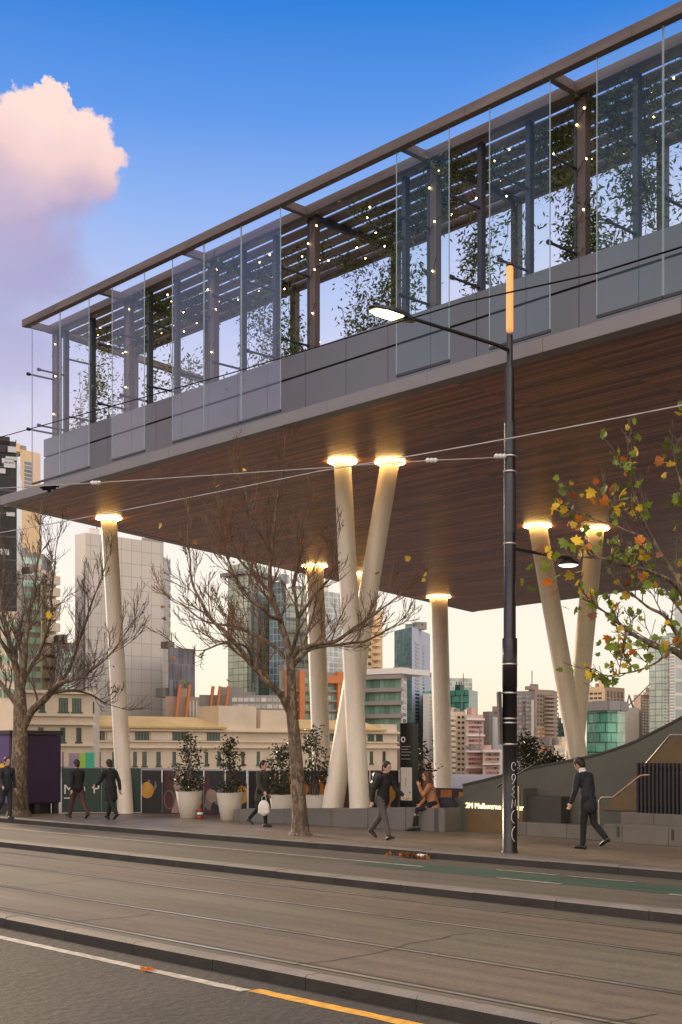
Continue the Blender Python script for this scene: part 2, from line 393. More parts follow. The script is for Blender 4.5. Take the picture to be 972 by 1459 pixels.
g = MB(); g.span(XL, XR, KF + .3, 75, -1.2, 0); struct(g.build('pavement', M['paver'], base=(0, 0, 0)))
def kerb(name, y0, y1, ztop, zbot):
    """a line of kerbstones with joints"""
    b = MB(); x = XL
    while x < XR:
        ln = 1.5 if x > -70 else 12
        j = random.uniform(-.004, .004)
        z0 = ztop + j
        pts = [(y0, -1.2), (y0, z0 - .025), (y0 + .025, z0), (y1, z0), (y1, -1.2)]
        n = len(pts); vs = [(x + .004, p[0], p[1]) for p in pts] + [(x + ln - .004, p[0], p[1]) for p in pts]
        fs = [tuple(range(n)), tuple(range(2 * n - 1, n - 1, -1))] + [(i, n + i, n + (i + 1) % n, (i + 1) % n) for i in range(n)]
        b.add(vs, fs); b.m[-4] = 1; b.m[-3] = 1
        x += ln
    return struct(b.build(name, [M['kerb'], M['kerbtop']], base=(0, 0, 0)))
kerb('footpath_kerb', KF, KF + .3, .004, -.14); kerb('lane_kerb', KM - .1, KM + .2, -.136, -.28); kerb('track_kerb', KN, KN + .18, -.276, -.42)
for y in (8.79, 10.28, 12.2, 13.65):
    b = MB(); b.add([(XL, y - .03, -.276), (XR, y - .03, -.276), (XR, y + .03, -.276), (XL, y + .03, -.276)], [(0, 1, 2, 3)], 0)
    b.add([(XL, y + .032, -.2765), (XR, y + .032, -.2765), (XR, y + .085, -.2765), (XL, y + .085, -.2765)], [(0, 1, 2, 3)], 1)
    b.add([(XL, y - .06, -.2765), (XR, y - .06, -.2765), (XR, y - .032, -.2765), (XL, y - .032, -.2765)], [(0, 1, 2, 3)], 1)
    struct(b.build('tram_rail', [M['steelrail'], M['groove']], base=(0, 0, 0)))
for y0, y1 in ((8.9, 10.2), (12.3, 13.57)):
    sheet('track_paving', XL, XR, y0, y1, -.2785, M['trackred'])
# cracks / joints of the concrete track
b = MB()
for i in range(9):
    x = -36 + i * 4.3 + random.uniform(-.4, .4); y = KN + .3; pts = []
    while y < 12.1:
        pts.append((x, y)); y += random.uniform(.25, .5); x += random.uniform(-.15, .1)
    if i % 2: pts = pts[:random.randint(3, 5)]
    for (xa, ya), (xb, yb) in zip(pts, pts[1:]):
        w = .009; b.add([(xa - w, ya, -.2744), (xa + w, ya, -.2744), (xb + w, yb, -.2744), (xb - w, yb, -.2744)], [(0, 1, 2, 3)])
struct(b.build('track_crack', M['groove'], base=(0, 0, 0)))
# painted lines (edges slightly worn)
def paint(name, x0, x1, y0, y1, z, m, rag=.006, yoff=lambda x: 0):
    b = MB(); n = max(2, int((x1 - x0) / .12)); ps = []
    for i in range(n + 1):
        x = x0 + (x1 - x0) * i / n; ps.append((x, y0 + yoff(x) + random.uniform(-rag, rag), y1 + yoff(x) + random.uniform(-rag, rag)))
    for a, c in zip(ps, ps[1:]): b.add([(a[0], a[1], z), (c[0], c[1], z), (c[0], c[2], z), (a[0], a[2], z)], [(0, 1, 2, 3)])
    return struct(b.build(name, m, base=(0, 0, 0)))
paint('edge_line_marking', -60, -9.85, 7.86, 8.0, -.416, M['whitepaint'], .008)
paint('kerb_line_marking', -9.83, 20, 7.93, 8.09, -.416, M['yellowpaint'], .010)
paint('bike_lane_surface', -16.9, 20, 16.1, 17.08, -.136, M['greenpaint'], .02, lambda x: .0 if x > -12.5 else (x + 12.5) * .0)
paint('bike_line_marking', -60, -15.7, 16.62, 16.71, -.1358, M['whitepaint'])
for x0 in (-13.5, -10.3, -7.0): paint('bike_line_dash', x0, x0 + 1.3, 16.02, 16.1, -.132, M['whitepaint'])
for x0 in (-30.5, -26, -14.4, -12.9): paint('inner_line_dash', x0, x0 + 1.3, 17.1, 17.17, -.132, M['whitepaint'])

# ============================================================= ELEVATED PAVILION
ZS, ZD = 8.6, 8.83       # underside, top of slab edge
KB = 1.125
pav = empty('elevated_pavilion', (-22, 26, 0))
tag(pav, 'raised grey pavilion with timber underside standing on white slanted columns', 'building')
A_, B_, C_, D_ = (-32.0, 17.2), (-41.4, 47.4), (-29.8, 45.85), (-33.2, 56.0)
outline = [A_, (12, 17.2), (12, 56), D_, C_, B_]
b = MB(); b.prism(outline, ZS, ZS + .04)
sof = b.build('soffit', M['soffit'], pav)
# slab edge in lengths
b = MB(); x = A_[0]
ls = [A_[0], -29.6, -27.0, -24.15, -21.5, -18.8, -16.1, -13.45, -10.8, -8, -4, 2, 12]
for x0, x1 in zip(ls, ls[1:]):
    b.span(x0 + .004, x1 - .004, 17.185, 17.5, ZS - .012, ZD)
e_dir = (Vector(B_) - Vector(A_)).normalized()
b.prism([(A_[0], 17.501), (A_[0] + .3, 17.501), (B_[0] + .3, B_[1]), (B_[0], B_[1])], ZS - .01, ZD)
bevel(b.build('slab_edge', M['slabedge'], pav), .006, 1)
b = MB(); b.prism([(A_[0] + .3, 17.5), (12, 17.5), (12, 56), (-33, 56), (-29.9, 45.7), (-41.0, 47.2)], ZS + .045, ZD - .004)
b.build('deck', M['slabedge'], pav)
# parapet cladding panels, two rows with an open joint
ps = [-31.08, -30.0, -28.95, -27.9, -26.85, -25.8, -24.75, -23.7, -22.65, -21.6, -20.35, -19.1, -17.9, -16.75, -15.6, -14.45, -13.3, -12.1, -10.9, -9.7, -8.5, -6.5, -3.5, 1, 7]
for (z0, z1) in ((ZD + .004, 9.83), (9.875, 10.34)):
    for x0, x1 in zip(ps, ps[1:]):
        b = MB(); b.span(x0 + .006, x1 - .006, 17.99 + random.uniform(0, .004), 18.05, z0, z1); b.build('cladding_panel', M['fascia'], pav)
b = MB(); b.span(-31.05, 7, 18.052, 18.12, ZD, 10.30); b.build('parapet_backing', M['rail'], pav)
b = MB()
b.prism([(-31.08, 18.051), (-31.02, 18.051), (-32.1, 26), (-32.16, 26)], ZD, 10.33); b.build('cladding_panel', M['fascia'], pav)
# roof beams
ZB0, ZB1 = 13.17, 13.36
bl = [-30.84] + [-29.2 + 1.75 * i for i in range(30)]
for x0, x1 in zip(bl, bl[1:]):
    if x0 > 6: break
    b = MB(); b.span(x0 + .002, x1 - .002, 17.2, 17.36, ZB0 + random.uniform(0, .002), ZB1); bevel(b.build('outer_beam', M['beam'], pav), .006, 1)
b = MB(); b.span(-30.84, 9, 17.95, 18.09, ZB0 + .004, ZB1); b.build('inner_beam', M['beam'], pav)
b = MB(); b.prism([(-30.84, 18.1), (-30.72, 18.1), (-31.75, 24.2), (-31.87, 24.2)], ZB0 + .002, ZB1 - .004); b.build('end_beam', M['beam'], pav)
b = MB(); b.span(-30.84, 9, 20.68, 20.8, ZB0 - .03, ZB1 - .03); b.build('rear_beam', M['beam'], pav)
BAYS = [-30.75 + 3.47 * i for i in range(11)]
for x in BAYS:
    b = MB(); b.span(x - .06, x + .06, 17.362, 17.948, ZB0 + .006, ZB1 - .02); b.build('outrigger', M['beam'], pav)
    if x > BAYS[0]:
        b = MB(); b.span(x - .055, x + .055, 18.092, 20.678, ZB0 - .05, ZB1 - .1); b.build('cross_beam', M['darkpost'], pav)
# louvre boards
for k in range(6):
    y = 18.13 + k * .425
    for i in range(len(BAYS) - 1):
        xa = BAYS[i] + .0; xb = BAYS[i + 1]
        if k == 0 and i == 0: pass
        b = MB(); t = R(9 + random.uniform(-1.5, 1.5))
        vs = []
        for xx in (xa + .005, xb - .005):
            for (dy, dz) in ((0, 0), (.365, .0), (.365, .028), (0, .028)):
                vs.append((xx, y + dy * math.cos(t) - dz * math.sin(t), ZB1 - .085 + dy * math.sin(t) * .4 + dz))
        b.add(vs, [(0, 1, 2, 3), (7, 6, 5, 4), (0, 4, 5, 1), (1, 5, 6, 2), (2, 6, 7, 3), (3, 7, 4, 0)])
        b.build('louvre', M['louvre'], pav)
# posts
for i, x in enumerate(BAYS):
    b = MB(); b.span(x - .045, x + .125, 18.13, 18.29, 10.0, ZB0)
    po = bevel(b.build('post', M['post'], pav), .008, 1)
    b = MB(); b.span(x - .11, x - .05, 18.13, 18.25, 10.0, ZB0); b.build('guide_channel', M['darkpost'], po)
    b = MB(); b.span(x - .09, x + .09, 20.62, 20.79, 9.0, ZB0 - .04); bevel(b.build('rear_post', M['post'], pav), .008, 1)
SEC = [-30.26, -28.94, -26.35, -25.21, -22.69, -21.54, -17.61, -15.66, -14.53, -12.27, -11.15, -8.9, -7.7]
for x in SEC:
    b = MB(); b.span(x - .05, x + .05, 18.13, 18.27, 10.0, ZB0); bevel(b.build('mullion', M['darkpost'], pav), .008, 1)
for x in sorted(SEC + [q - .06 for q in BAYS[:-2]]):
    for z in (10.48, 11.95):
        b = MB(); b.tube([(x, 18.13, z), (x, 17.34, z)], .026, 8); b.tube([(x, 17.42, z), (x, 17.34, z)], .045, 8)
        b.build('bracket', M['darkpost'], pav)
# glass sheets hung from the outer beam
GL = [(-30.47, -29.07, 0), (-29.05, -27.68, 0), (-26.64, -25.27, 0), (-24.15, -22.97, 0), (-22.95, -21.65, 0), (-21.63, -20.34, 0), (-16.98, -15.65, 1), (-14.7, -13.38, 1),
      (-12.43, -11.2, 1), (-11.18, -9.9, 1), (-9.0, -7.6, 1)]
for x0, x1, kind in GL:
    b = MB(); b.add([(x0, 17.3, 8.98), (x1, 17.3, 8.98), (x1, 17.3, ZB0 - .002), (x0, 17.3, ZB0 - .002)], [(0, 1, 2, 3)])
    gp = b.build('glass_panel', M['glassgreen'] if kind else M['glass'], pav)
    b = MB(); b.span(x0 - .004, x0 + .004, 17.288, 17.31, 8.98, ZB0 - .002); b.span(x1 - .004, x1 + .004, 17.288, 17.31, 8.98, ZB0 - .002)
    b.build('glass_edge', M['glassedge'], gp)
    b = MB(); b.span(x0, x1, 17.285, 17.325, 8.93, 8.978); b.build('bottom_rail', M['rail'], gp)

# columns
KB = 1.0; ZS = CAMZ + (8.6 - CAMZ) * 1.125
def column(top, base, r0, r1):
    d = top - base
    b = MB(); n = 14
    pts = [base + d * (i / n) for i in range(n + 1)]; pts[0] = base - d.normalized() * .1
    b.tube(pts, [r0 + (r1 - r0) * i / n for i in range(n + 1)], 32, caps=False)
    c = b.build('column', M['column'], pav)
    rb = MB(); ctr = Vector((top.x, top.y, ZS - .021)); rb.torus(ctr, r1 + .14, .014, 48, 8)
    rl = rb.build('ring_light', M['ring'], c)
    return c
gb = lambda px, D: atd(px, HY + CAMZ * F / D, D)
column(onz(155, 738, ZS), gb(179, 39.0), .245, .255)
column(onz(488, 657, ZS), gb(514, 32.2), .255, .225)
column(onz(556, 658, ZS), gb(470, 33.4), .28, .24)
column(onz(448, 806, ZS), gb(460, 50.0), .36, .37)
column(onz(625, 850, ZS), gb(632, 60.0), .43, .44)
column(onz(518, 818, ZS), gb(500, 53.0), .36, .37)
column(onz(766, 749, ZS), gb(837, 42.0), .31, .31)
column(onz(848, 753, ZS), gb(811, 43.6), .31, .31)

# ============================================================= fairy light strings
KB = 1.125; ZS = 8.6
def light_string(pts, label, n):
    o = MB()
    rt = empty('string_lights', pts[0]); tag(rt, label, 'string lights', 'strings of fairy lights on the pavilion')
    o.tube(pts, .006, 4, caps=False); o.build('cord', M['wire'], rt)
    ln = [0.0]
    for a, c in zip(pts, pts[1:]): ln.append(ln[-1] + (Vector(c) - Vector(a)).length)
    proto = None
    for i in range(n):
        t = ln[-1] * (i + .5 + random.uniform(-.2, .2)) / n
        j = max(k for k in range(len(ln) - 1) if ln[k] <= t)
        p = Vector(pts[j]).lerp(Vector(pts[j + 1]), (t - ln[j]) / max(1e-6, ln[j + 1] - ln[j]))
        p = kp(p)
        if proto is None:
            bb = MB(); bb.ball((0, 0, 0), .019, 0, 8, 6); proto = bb.build('bulb', M['bulb'], rt, local=True); proto.location = p - rt.location
        else: dup(proto, rt, p - rt.location)
postname = {0: 'at the far left corner', 1: 'second from the left corner', 2: 'third from the left corner', 3: 'fourth from the left, above the bare tree', 4: 'left of the orange tube lamp', 5: 'just right of the orange tube lamp', 6: 'at the right edge of the photo'}
for i, x in enumerate(BAYS[:7]):
    pts = []
    for k in range(16):
        z = 10.4 + k * .18
        pts.append((x + .04 + .115 * math.cos(k * 1.3), 18.1 if math.sin(k * 1.3) < .3 else 18.32, z))
    light_string(pts, 'warm fairy lights wound up the pavilion post ' + postname[i], 9 if i > 1 else 6)
bayname = ['over the leftmost bay of the pavilion', 'over the second bay from the left', 'over the third bay from the left', 'over the bay above the bare street tree', 'over the bay above the cobra-head street lamp', 'over the bay right of the orange tube lamp']
for i in range(6):
    x0, x1 = BAYS[i], BAYS[i + 1]; pts = []; 
    for k in range(25):
        u = k / 24; pts.append((x0 + (x1 - x0) * u, 18.2 + 2.3 * abs(((u * 2.5) % 2) - 1), ZB0 - .07 - .1 * abs(math.sin(u * 12))))
    light_string(pts, 'warm fairy lights zigzagging under the louvres ' + bayname[i], 8)

# ============================================================= climbing plants
def leaf_quad(b, p, s, mi, rng=random, elong=2.5):
    d = Vector((rng.gauss(0, 1), rng.gauss(0, 1), rng.gauss(0, .7) - .4)).normalized(); u = d.orthogonal().normalized()
    u = Matrix.Rotation(rng.uniform(0, 6.28), 3, d) @ u; w = s / elong
    n = d.cross(u) * (s * .08)
    b.add([p, p + d * s * .45 + u * w * .55 + n, p + d * s, p + d * s * .45 - u * w * .55 + n], [(0, 1, 2, 3)], mi)
def vine(name_label, x0, x1, dens, z0, z1, seed, y0=18.3, y1=18.75, grp='vines climbing the pavilion', hang=0):
    rng = random.Random(seed)
    rt = empty('climbing_vine', ((x0 + x1) / 2, 18.4, ZD)); tag(rt, name_label, 'plant', grp)
    st = MB(); lf = MB()
    ns = max(3, int((x1 - x0) * 5))
    for i in range(ns):
        x = rng.uniform(x0, x1); y = rng.uniform(y0, y1); top = z0 + (z1 - z0) * rng.uniform(.35, 1.0)
        pts = []; z = z0; px, py = x, y
        while z < top:
            pts.append(Vector((px, py, z))); px += rng.gauss(0, .035); py += rng.gauss(0, .03); z += .14
        if len(pts) < 2: continue
        st.tube(pts, .006, 4, caps=False)
        for p in pts:
            dn = mnoise.noise(Vector((p.x * 1.3 + seed, p.y, p.z * 1.1)))
            k = dens * 9.5 * (0.12 + max(0, dn + .3) * 1.9)
            for q in range(int(k + rng.random())):
                leaf_quad(lf, p + Vector((rng.gauss(0, .15), rng.gauss(0, .13), rng.gauss(0, .12))), rng.uniform(.065, .145), 0 if rng.random() < .62 else 1, rng, 3.0)
    for h in range(hang):
        x = rng.uniform(x0, x1); y = rng.uniform(18.2, 20.4); z = ZB0 - .05
        sx = rng.uniform(.3, .7)
        for q in range(rng.randint(260, 480)):
            leaf_quad(lf, Vector((x + rng.gauss(0, sx * .6), y + rng.gauss(0, .22), z - abs(rng.gauss(0, .2)))), rng.uniform(.055, .12), 0 if rng.random() < .6 else 1, rng, 3.2)
    st.build('stems', M['twig'], rt); lf.build('leaves', [M['vine'], M['vinedark']], rt)
vine('sparse small-leaved vine in the leftmost bay of the pavilion', -30.3, -28.0, 1.9, 10.0, 13.1, 1, hang=4)
vine('leafy vine between the second and third posts from the left corner', -27.0, -24.6, 1.1, 10.0, 12.8, 2, hang=8)
vine('thin vine with a long hanging shoot in the third bay from the left', -23.6, -20.8, .8, 10.0, 12.9, 3, hang=4)
vine('thick green vine spreading above the cobra-head street lamp', -19.7, -17.5, 3.1, 10.0, 12.4, 4, hang=9)
vine('bushy vine left of the post near the orange tube lamp', -16.6, -14.9, 3.3, 10.0, 12.4, 5, hang=6)
vine('tall dense vine climbing right behind the orange tube lamp', -14.5, -13.45, 4.6, 10.0, 13.1, 6, hang=6)
vine('dense mesh of vine right of the brown post near the right edge', -13.2, -11.3, 4.2, 10.0, 12.6, 7, hang=9)
vine('very thick vine filling the bay at the right edge of the photo', -11.2, -9.2, 5.0, 10.0, 13.2, 8, hang=12)

KB = 1.0
# ============================================================= STREET LAMP
LP = Vector((-15.5, 18.82, 0))
lamp = empty('street_lamp', LP); tag(lamp, 'tall black street lamp pole with orange glowing tube on top and graffiti on its base', 'street lamp')
b = MB(); prof = [(.155, 0), (.155, .03), (.138, .035), (.136, 3.1), (.140, 3.1), (.140, 4.02), (.115, 4.03), (.112, 6.2), (.105, 8.08), (.098, 8.09), (.088, 8.1), (.085, 9.1), (.06, 9.12), (.056, 9.72), (.0, 9.74)]
b.lathe(LP, prof, 32); b.build('pole', M['polepaint'], lamp)
b = MB(); b.lathe(LP, [(.117, 6.0), (.117, 7.1), (.108, 7.11), (.106, 8.05)], 32); b.build('sleeve', M['poleupper'], lamp)
b = MB(); b.lathe(LP, [(0, 9.78), (.062, 9.78), (.066, 9.82), (.066, 10.98), (.055, 11.0)], 24); b.build('tube_light', M['tubelight'], lamp)
b = MB(); b.lathe(LP, [(.066, 11.0), (.07, 11.0), (.07, 11.06), (.0, 11.07)], 24); b.build('tube_cap', M['polepaint'], lamp)
for z in (7.42, 7.13, 5.78, 3.52, 2.98, 2.5, 2.42, 2.02):
    b = MB(); r = .121 if z > 6 else (.118 if z > 4.1 else .142); b.lathe(LP + Vector((0, 0, z)), [(r, 0), (r + .006, .004), (r + .006, .03), (r, .034)], 28); b.build('band', M['band'], lamp)
# arm over the road, level, with a cobra head
b = MB(); b.tube([LP + Vector((0, 0, 9.42)), LP + Vector((0, -.4, 9.45)), LP + Vector((0, -2.75, 9.42))], [.04, .038, .03], 10); b.build('arm', M['polepaint'], lamp)
b = MB()
sec = []
for (dy, w, h0, h1) in ((-2.62, .05, -.05, .04), (-2.8, .11, -.05, .07), (-3.05, .17, -.045, .085), (-3.35, .165, -.04, .06), (-3.6, .1, -.03, .02), (-3.68, .03, -.02, .0)):
    sec.append([LP + Vector((x, dy, 9.4 + z)) for x, z in ((-w, h0), (w, h0), (w, h0 + .03), (w * .55, h1), (-w * .55, h1), (-w, h0 + .03))])
vs = [p for s_ in sec for p in s_]; fs = []
for i in range(len(sec) - 1):
    for k in range(6): fs.append((i * 6 + k, i * 6 + (k + 1) % 6, (i + 1) * 6 + (k + 1) % 6, (i + 1) * 6 + k))
fs += [tuple(range(5, -1, -1)), tuple(range(30, 36))]
b.add(vs, fs, 0, True); hd = b.build('lamp_head', M['polepaint'], lamp)
b = MB(); b.prism([LP + Vector((x, y, 0)) for x, y in ((-.15, -3.0), (.15, -3.0), (.15, -3.38), (.08, -3.6), (-.08, -3.6), (-.15, -3.38))], 9.335, 9.357); b.build('lens', M['lens'], hd)
# small lamp over the footpath
b = MB(); b.tube([LP + Vector((0, 0, 5.72)), LP + Vector((0, 1.55, 5.70))], .03, 8); b.build('arm', M['polepaint'], lamp)
b = MB(); b.lathe(LP + Vector((0, 1.8, 5.6)), [(.0, .14), (.06, .13), (.1, .07), (.2, .02), (.215, -.02), (.2, -.025)], 20)
b.tube([LP + Vector((0, 1.5, 5.70)), LP + Vector((0, 1.8, 5.72))], .03, 8); hd = b.build('lamp_head', M['polepaint'], lamp)
b = MB(); b.lathe(LP + Vector((0, 1.8, 5.56)), [(.195, .012), (.14, -.015), (0, -.03)], 20); b.build('lens', M['lenswarm'], hd)
# sign blade strapped to the pole, seen nearly edge on
b = MB(); a = -.45
for q in (0,):
    pts = [(-.165, 3.02), (-.225, 3.02), (-.19, 2.03), (-.14, 2.03)]
    vs = [LP + RT * x + FW * (-.08 + dy) + UP * z for dy in (-.02, .28) for x, z in pts]
    b.add(vs, [(0, 1, 2, 3), (7, 6, 5, 4)] + [(i, 4 + i, 4 + (i + 1) % 4, (i + 1) % 4) for i in range(4)])
b.build('sign_box', M['poleupper'], lamp)
# marker scrawl down the pole's road side
def scrawl(strokes):
    b = MB()
    for st in strokes:
        pts = []
        for u, z in st:
            w = math.atan2(-FW.y, -FW.x) - u / .137
            pts.append(LP + Vector((math.cos(w) * .1385, math.sin(w) * .1385, z)))
        b.tube(pts, .0075, 5)
    return b.build('graffiti', M['scrawl'], lamp)
def arc(cx, cz, rx, rz, a0, a1, n=9): return [(cx + rx * math.cos(R(a0 + (a1 - a0) * i / n)), cz + rz * math.sin(R(a0 + (a1 - a0) * i / n))) for i in range(n + 1)]
scrawl([arc(-.06, 1.62, .045, .08, 170, -120), arc(-.06, 1.42, .04, .06, 90, 450), [(-.1, 1.38), (-.03, 1.3)], [(-.08, 1.26), (-.03, 1.2), (-.08, 1.14), (-.02, 1.1), (-.07, 1.04)],
        [(-.1, 1.0), (-.09, .86), (-.03, 1.0), (-.02, .84)], arc(-.09, .68, .08, .12, 80, -80), arc(-.1, .36, .08, .14, 80, -80)])

# ============================================================= OVERHEAD WIRES
def cable(name, pts, r, label, m, sag=0.0, n=24):
    b = MB(); P = []
    for (p, q) in zip(pts, pts[1:]):
        for i in range(n): 
            t = i / n; P.append(p.lerp(q, t) - UP * (sag * 4 * t * (1 - t)))
    P.append(pts[-1]); b.tube(P, r, 6); o = b.build(name, m); tag(o, label, 'wire', 'overhead wires'); return o
cable('tram_wire', [atd(-260, 695, 46), atd(330, 531.5, 24), atd(660, 431, 17), atd(852, 389, 14.5), atd(1200, 281, 12)], .011, 'thick black overhead wire crossing the pavilion parapet', M['wire'])
cable('span_wire', [atd(-40, 766, 36), atd(455, 671.5, 26), atd(1100, 552, 17)], .011, 'pale thin wire rising from lower left across the timber underside', M['wirepale'], .04)
pc = LP + Vector((-.12, -.05, 7.43))
cable('span_wire', [pc, atd(615, 656, 24.5), atd(470, 666, 25.6), atd(137, 688, 29), atd(-60, 699, 33)], .009, 'pale thin stay wire clamped to the lamp pole with insulators', M['wirepale'])
for (px, py, D, lb) in ((713, 650, 24.1, 'white insulator next to the lamp pole clamp'), (615, 656, 24.5, 'small white insulator on stay wire between lamp pole and columns'), (137, 688, 29, 'white insulator on stay wire near the left corner of the pavilion')):
    b = MB(); p = atd(px, py, D); ax = RT
    for k in range(5): b.ball(p + ax * (k - 2) * .035, (.05, .05, .05) if k % 2 == 0 else (.035, .035, .035), 0, 10, 6)
    o = b.build('insulator', M['porcelain']); tag(o, lb, 'insulator', 'wire insulators')
b = MB(); p = atd(70, 695, 31); b.box(p, (.34, .08, .09), .5); b.tube([p - RT * .22, p + RT * .24 + UP * .03], .02, 6); b.ball(p + UP * -.06, .05)
tag(b.build('wire_clamp', M['wire']), 'dark cluster of wire clamps in front of the left slab corner', 'clamp')

# ============================================================= TREES
def grow(b, p, d, ln, r, lvl, maxl, rng, mi, tips, up=.25, spread=.62, nk=(4, 6)):
    n = 5 if lvl < maxl else 4
    pts = [p.copy()]; q = p.copy(); dd = d.normalized()
    for i in range(n):
        dd = (dd + Vector((rng.gauss(0, .13), rng.gauss(0, .13), rng.gauss(0, .1) + up * .16))).normalized()
        q = q + dd * (ln / n); pts.append(q.copy())
    rr = [max(.0075 if lvl < maxl else .0056, r * (1 - .75 * i / n)) for i in range(n + 1)]
    b.tube(pts, rr, 6 if r > .03 else (4 if r > .01 else 3), mi, caps=False)
    if lvl >= maxl: tips.append((q, dd)); return
    k = rng.randint(*nk)
    for j in range(k):
        t = .22 + .78 * (j + rng.random() * .7) / k; t = min(t, .99); i = int(t * n); a = pts[i].lerp(pts[min(i + 1, n)], t * n - i)
        ax = (pts[min(i + 1, n)] - pts[i]).normalized(); o = ax.orthogonal().normalized(); o = Matrix.Rotation(rng.uniform(0, 6.283), 3, ax) @ o
        nd = (ax * math.cos(spread) + o * math.sin(spread) * rng.uniform(.7, 1.3)).normalized()
        grow(b, a, nd, ln * rng.uniform(.42, .68) * (1.15 - .45 * t), r * rng.uniform(.42, .6) * (1 - .35 * t), lvl + 1, maxl, rng, mi, tips, up, spread, nk)
    tips.append((q, dd))
def maple(b, p, s, mi, rng):
    """five lobed plane leaf, cupped"""
    n = Vector((rng.gauss(0, 1), rng.gauss(0, 1), rng.gauss(0, .8))).normalized(); u = n.orthogonal().normalized(); u = Matrix.Rotation(rng.uniform(0, 6.28), 3, n) @ u; v = n.cross(u)
    prof = [(0, -.42), (.16, -.3), (.42, -.36), (.34, -.1), (.55, .1), (.28, .16), (.24, .34), (0, .58), (-.24, .34), (-.28, .16), (-.55, .1), (-.34, -.1), (-.42, -.36), (-.16, -.3)]
    vs = [p] + [p + u * x * s + v * y * s - n * (x * x + y * y) * s * rng.uniform(.25, .6) for x, y in prof]
    b.add(vs, [(0, 1 + i, 1 + (i + 1) % 14) for i in range(14)], mi)

def street_tree(base, D, trunk, limbs, label, seed, leaves=(), leafn=0, seeds=0, maxl=3, len0=1.5, tw='twig', leafbox=None, nk=(4, 6), nsec=9, extra=()):
    rng = random.Random(seed)
    rt = empty('plane_tree', base); tag(rt, label, 'tree', 'plane trees along the kerb')
    tb = MB(); tips = []
    def P(px, py, dd=0.0): return atd(px, py, D + dd)
    pts = [base - UP * .1, base + UP * .01, base + UP * .12] + [P(*q[:3]) for q in trunk]
    rad = [trunk[0][3] * 1.75, trunk[0][3] * 1.6, trunk[0][3] * 1.2] + [q[3] for q in trunk]
    def resample(pp, rr, k):
        # smooth curve with small knots
        out = []; ro = []
        for i in range(len(pp) - 1):
            p0 = pp[max(0, i - 1)]; p1 = pp[i]; p2 = pp[i + 1]; p3 = pp[min(len(pp) - 1, i + 2)]
            for j in range(k):
                t = j / k
                c = .5 * ((2 * p1) + (p2 - p0) * t + (2 * p0 - 5 * p1 + 4 * p2 - p3) * t * t + (3 * p1 - p0 - 3 * p2 + p3) * t ** 3)
                out.append(c); ro.append(rr[i] + (rr[i + 1] - rr[i]) * t)
        out.append(pp[-1]); ro.append(rr[-1]); return out, ro
    a, c = resample(pts, rad, 6); c = [x * (1 + .07 * mnoise.noise(Vector((i * .7, seed, 0)))) for i, x in enumerate(c)]
    tb.tube(a, c, 14, caps=False)
    trunk_o = tb.build('trunk', M['bark'], rt)
    lb = MB(); cb = MB()
    for li in limbs:
        pp = [P(*q[:3]) for q in li]; rr = [q[3] for q in li]
        a, c = resample(pp, rr, 5)
        a = [p + Vector((mnoise.noise(p * 2.1), mnoise.noise(p * 2.1 + Vector((5, 0, 0))), mnoise.noise(p * 2.1 + Vector((0, 9, 0))))) * .05 for p in a]; a[0] = pp[0]
        lb.tube(a, c, 8, caps=False)
        tot = sum((x - y).length for x, y in zip(a, a[1:]))
        k = int(nsec * tot / 2.6) + 2
        for j in range(k):
            t = (j + .6 + rng.uniform(-.3, .3)) / k; t = .18 + .82 * min(.99, t); f = t * (len(a) - 1); i = int(f); p = a[i].lerp(a[min(i + 1, len(a) - 1)], f - i)
            ax = (a[min(i + 1, len(a) - 1)] - a[max(0, i - 1)]).normalized(); o = ax.orthogonal().normalized(); o = Matrix.Rotation(rng.uniform(0, 6.283), 3, ax) @ o
            nd = (ax * .75 + o * .7 + UP * .42).normalized()
            grow(cb, p, nd, len0 * rng.uniform(.5, 1.0) * (1.1 - .4 * t), max(.011, c[i] * .42), 1, maxl, rng, 0, tips, .75, .52, nk)
        grow(cb, a[-1], (a[-1] - a[-2]), len0 * .8, max(.01, c[-1] * .9), 1, maxl, rng, 0, tips, .75, .45, nk)
    lb.build('limbs', M['bark'], trunk_o)
    for k in range(seeds):
        p, d = rng.choice(tips); q = p + Vector((rng.gauss(0, .05), rng.gauss(0, .05), -.04)); cb.ball(q, .022, 1, 6, 4); cb.tube([p, q], .003, 3, 1, caps=False)
    crown = cb.build('crown', [M[tw], M['seed']], rt)
    lf = MB(); mats = [M['leafgreen'], M['leafyellow'], M['leaforange'], M['leafbrown']]
    for (px, py, mi, s) in leaves: maple(lf, P(px, py, rng.uniform(-.5, .5)), s, mi, rng)
    c = 0; tries = 0
    while c < leafn and tries < 20000:
        tries += 1
        p, d = rng.choice(tips)
        if leafbox and not leafbox(p, rng): continue
        m_ = rng.choices((0, 1, 2, 3), (.58, .28, .09, .05))[0]
        maple(lf, p + Vector((rng.gauss(0, .08), rng.gauss(0, .08), rng.gauss(0, .08) - .06)), rng.uniform(.09, .185), m_, rng); c += 1
    if lf.v: lf.build('leaves', mats, crown)
    return rt
tA = onz(27, 1163)
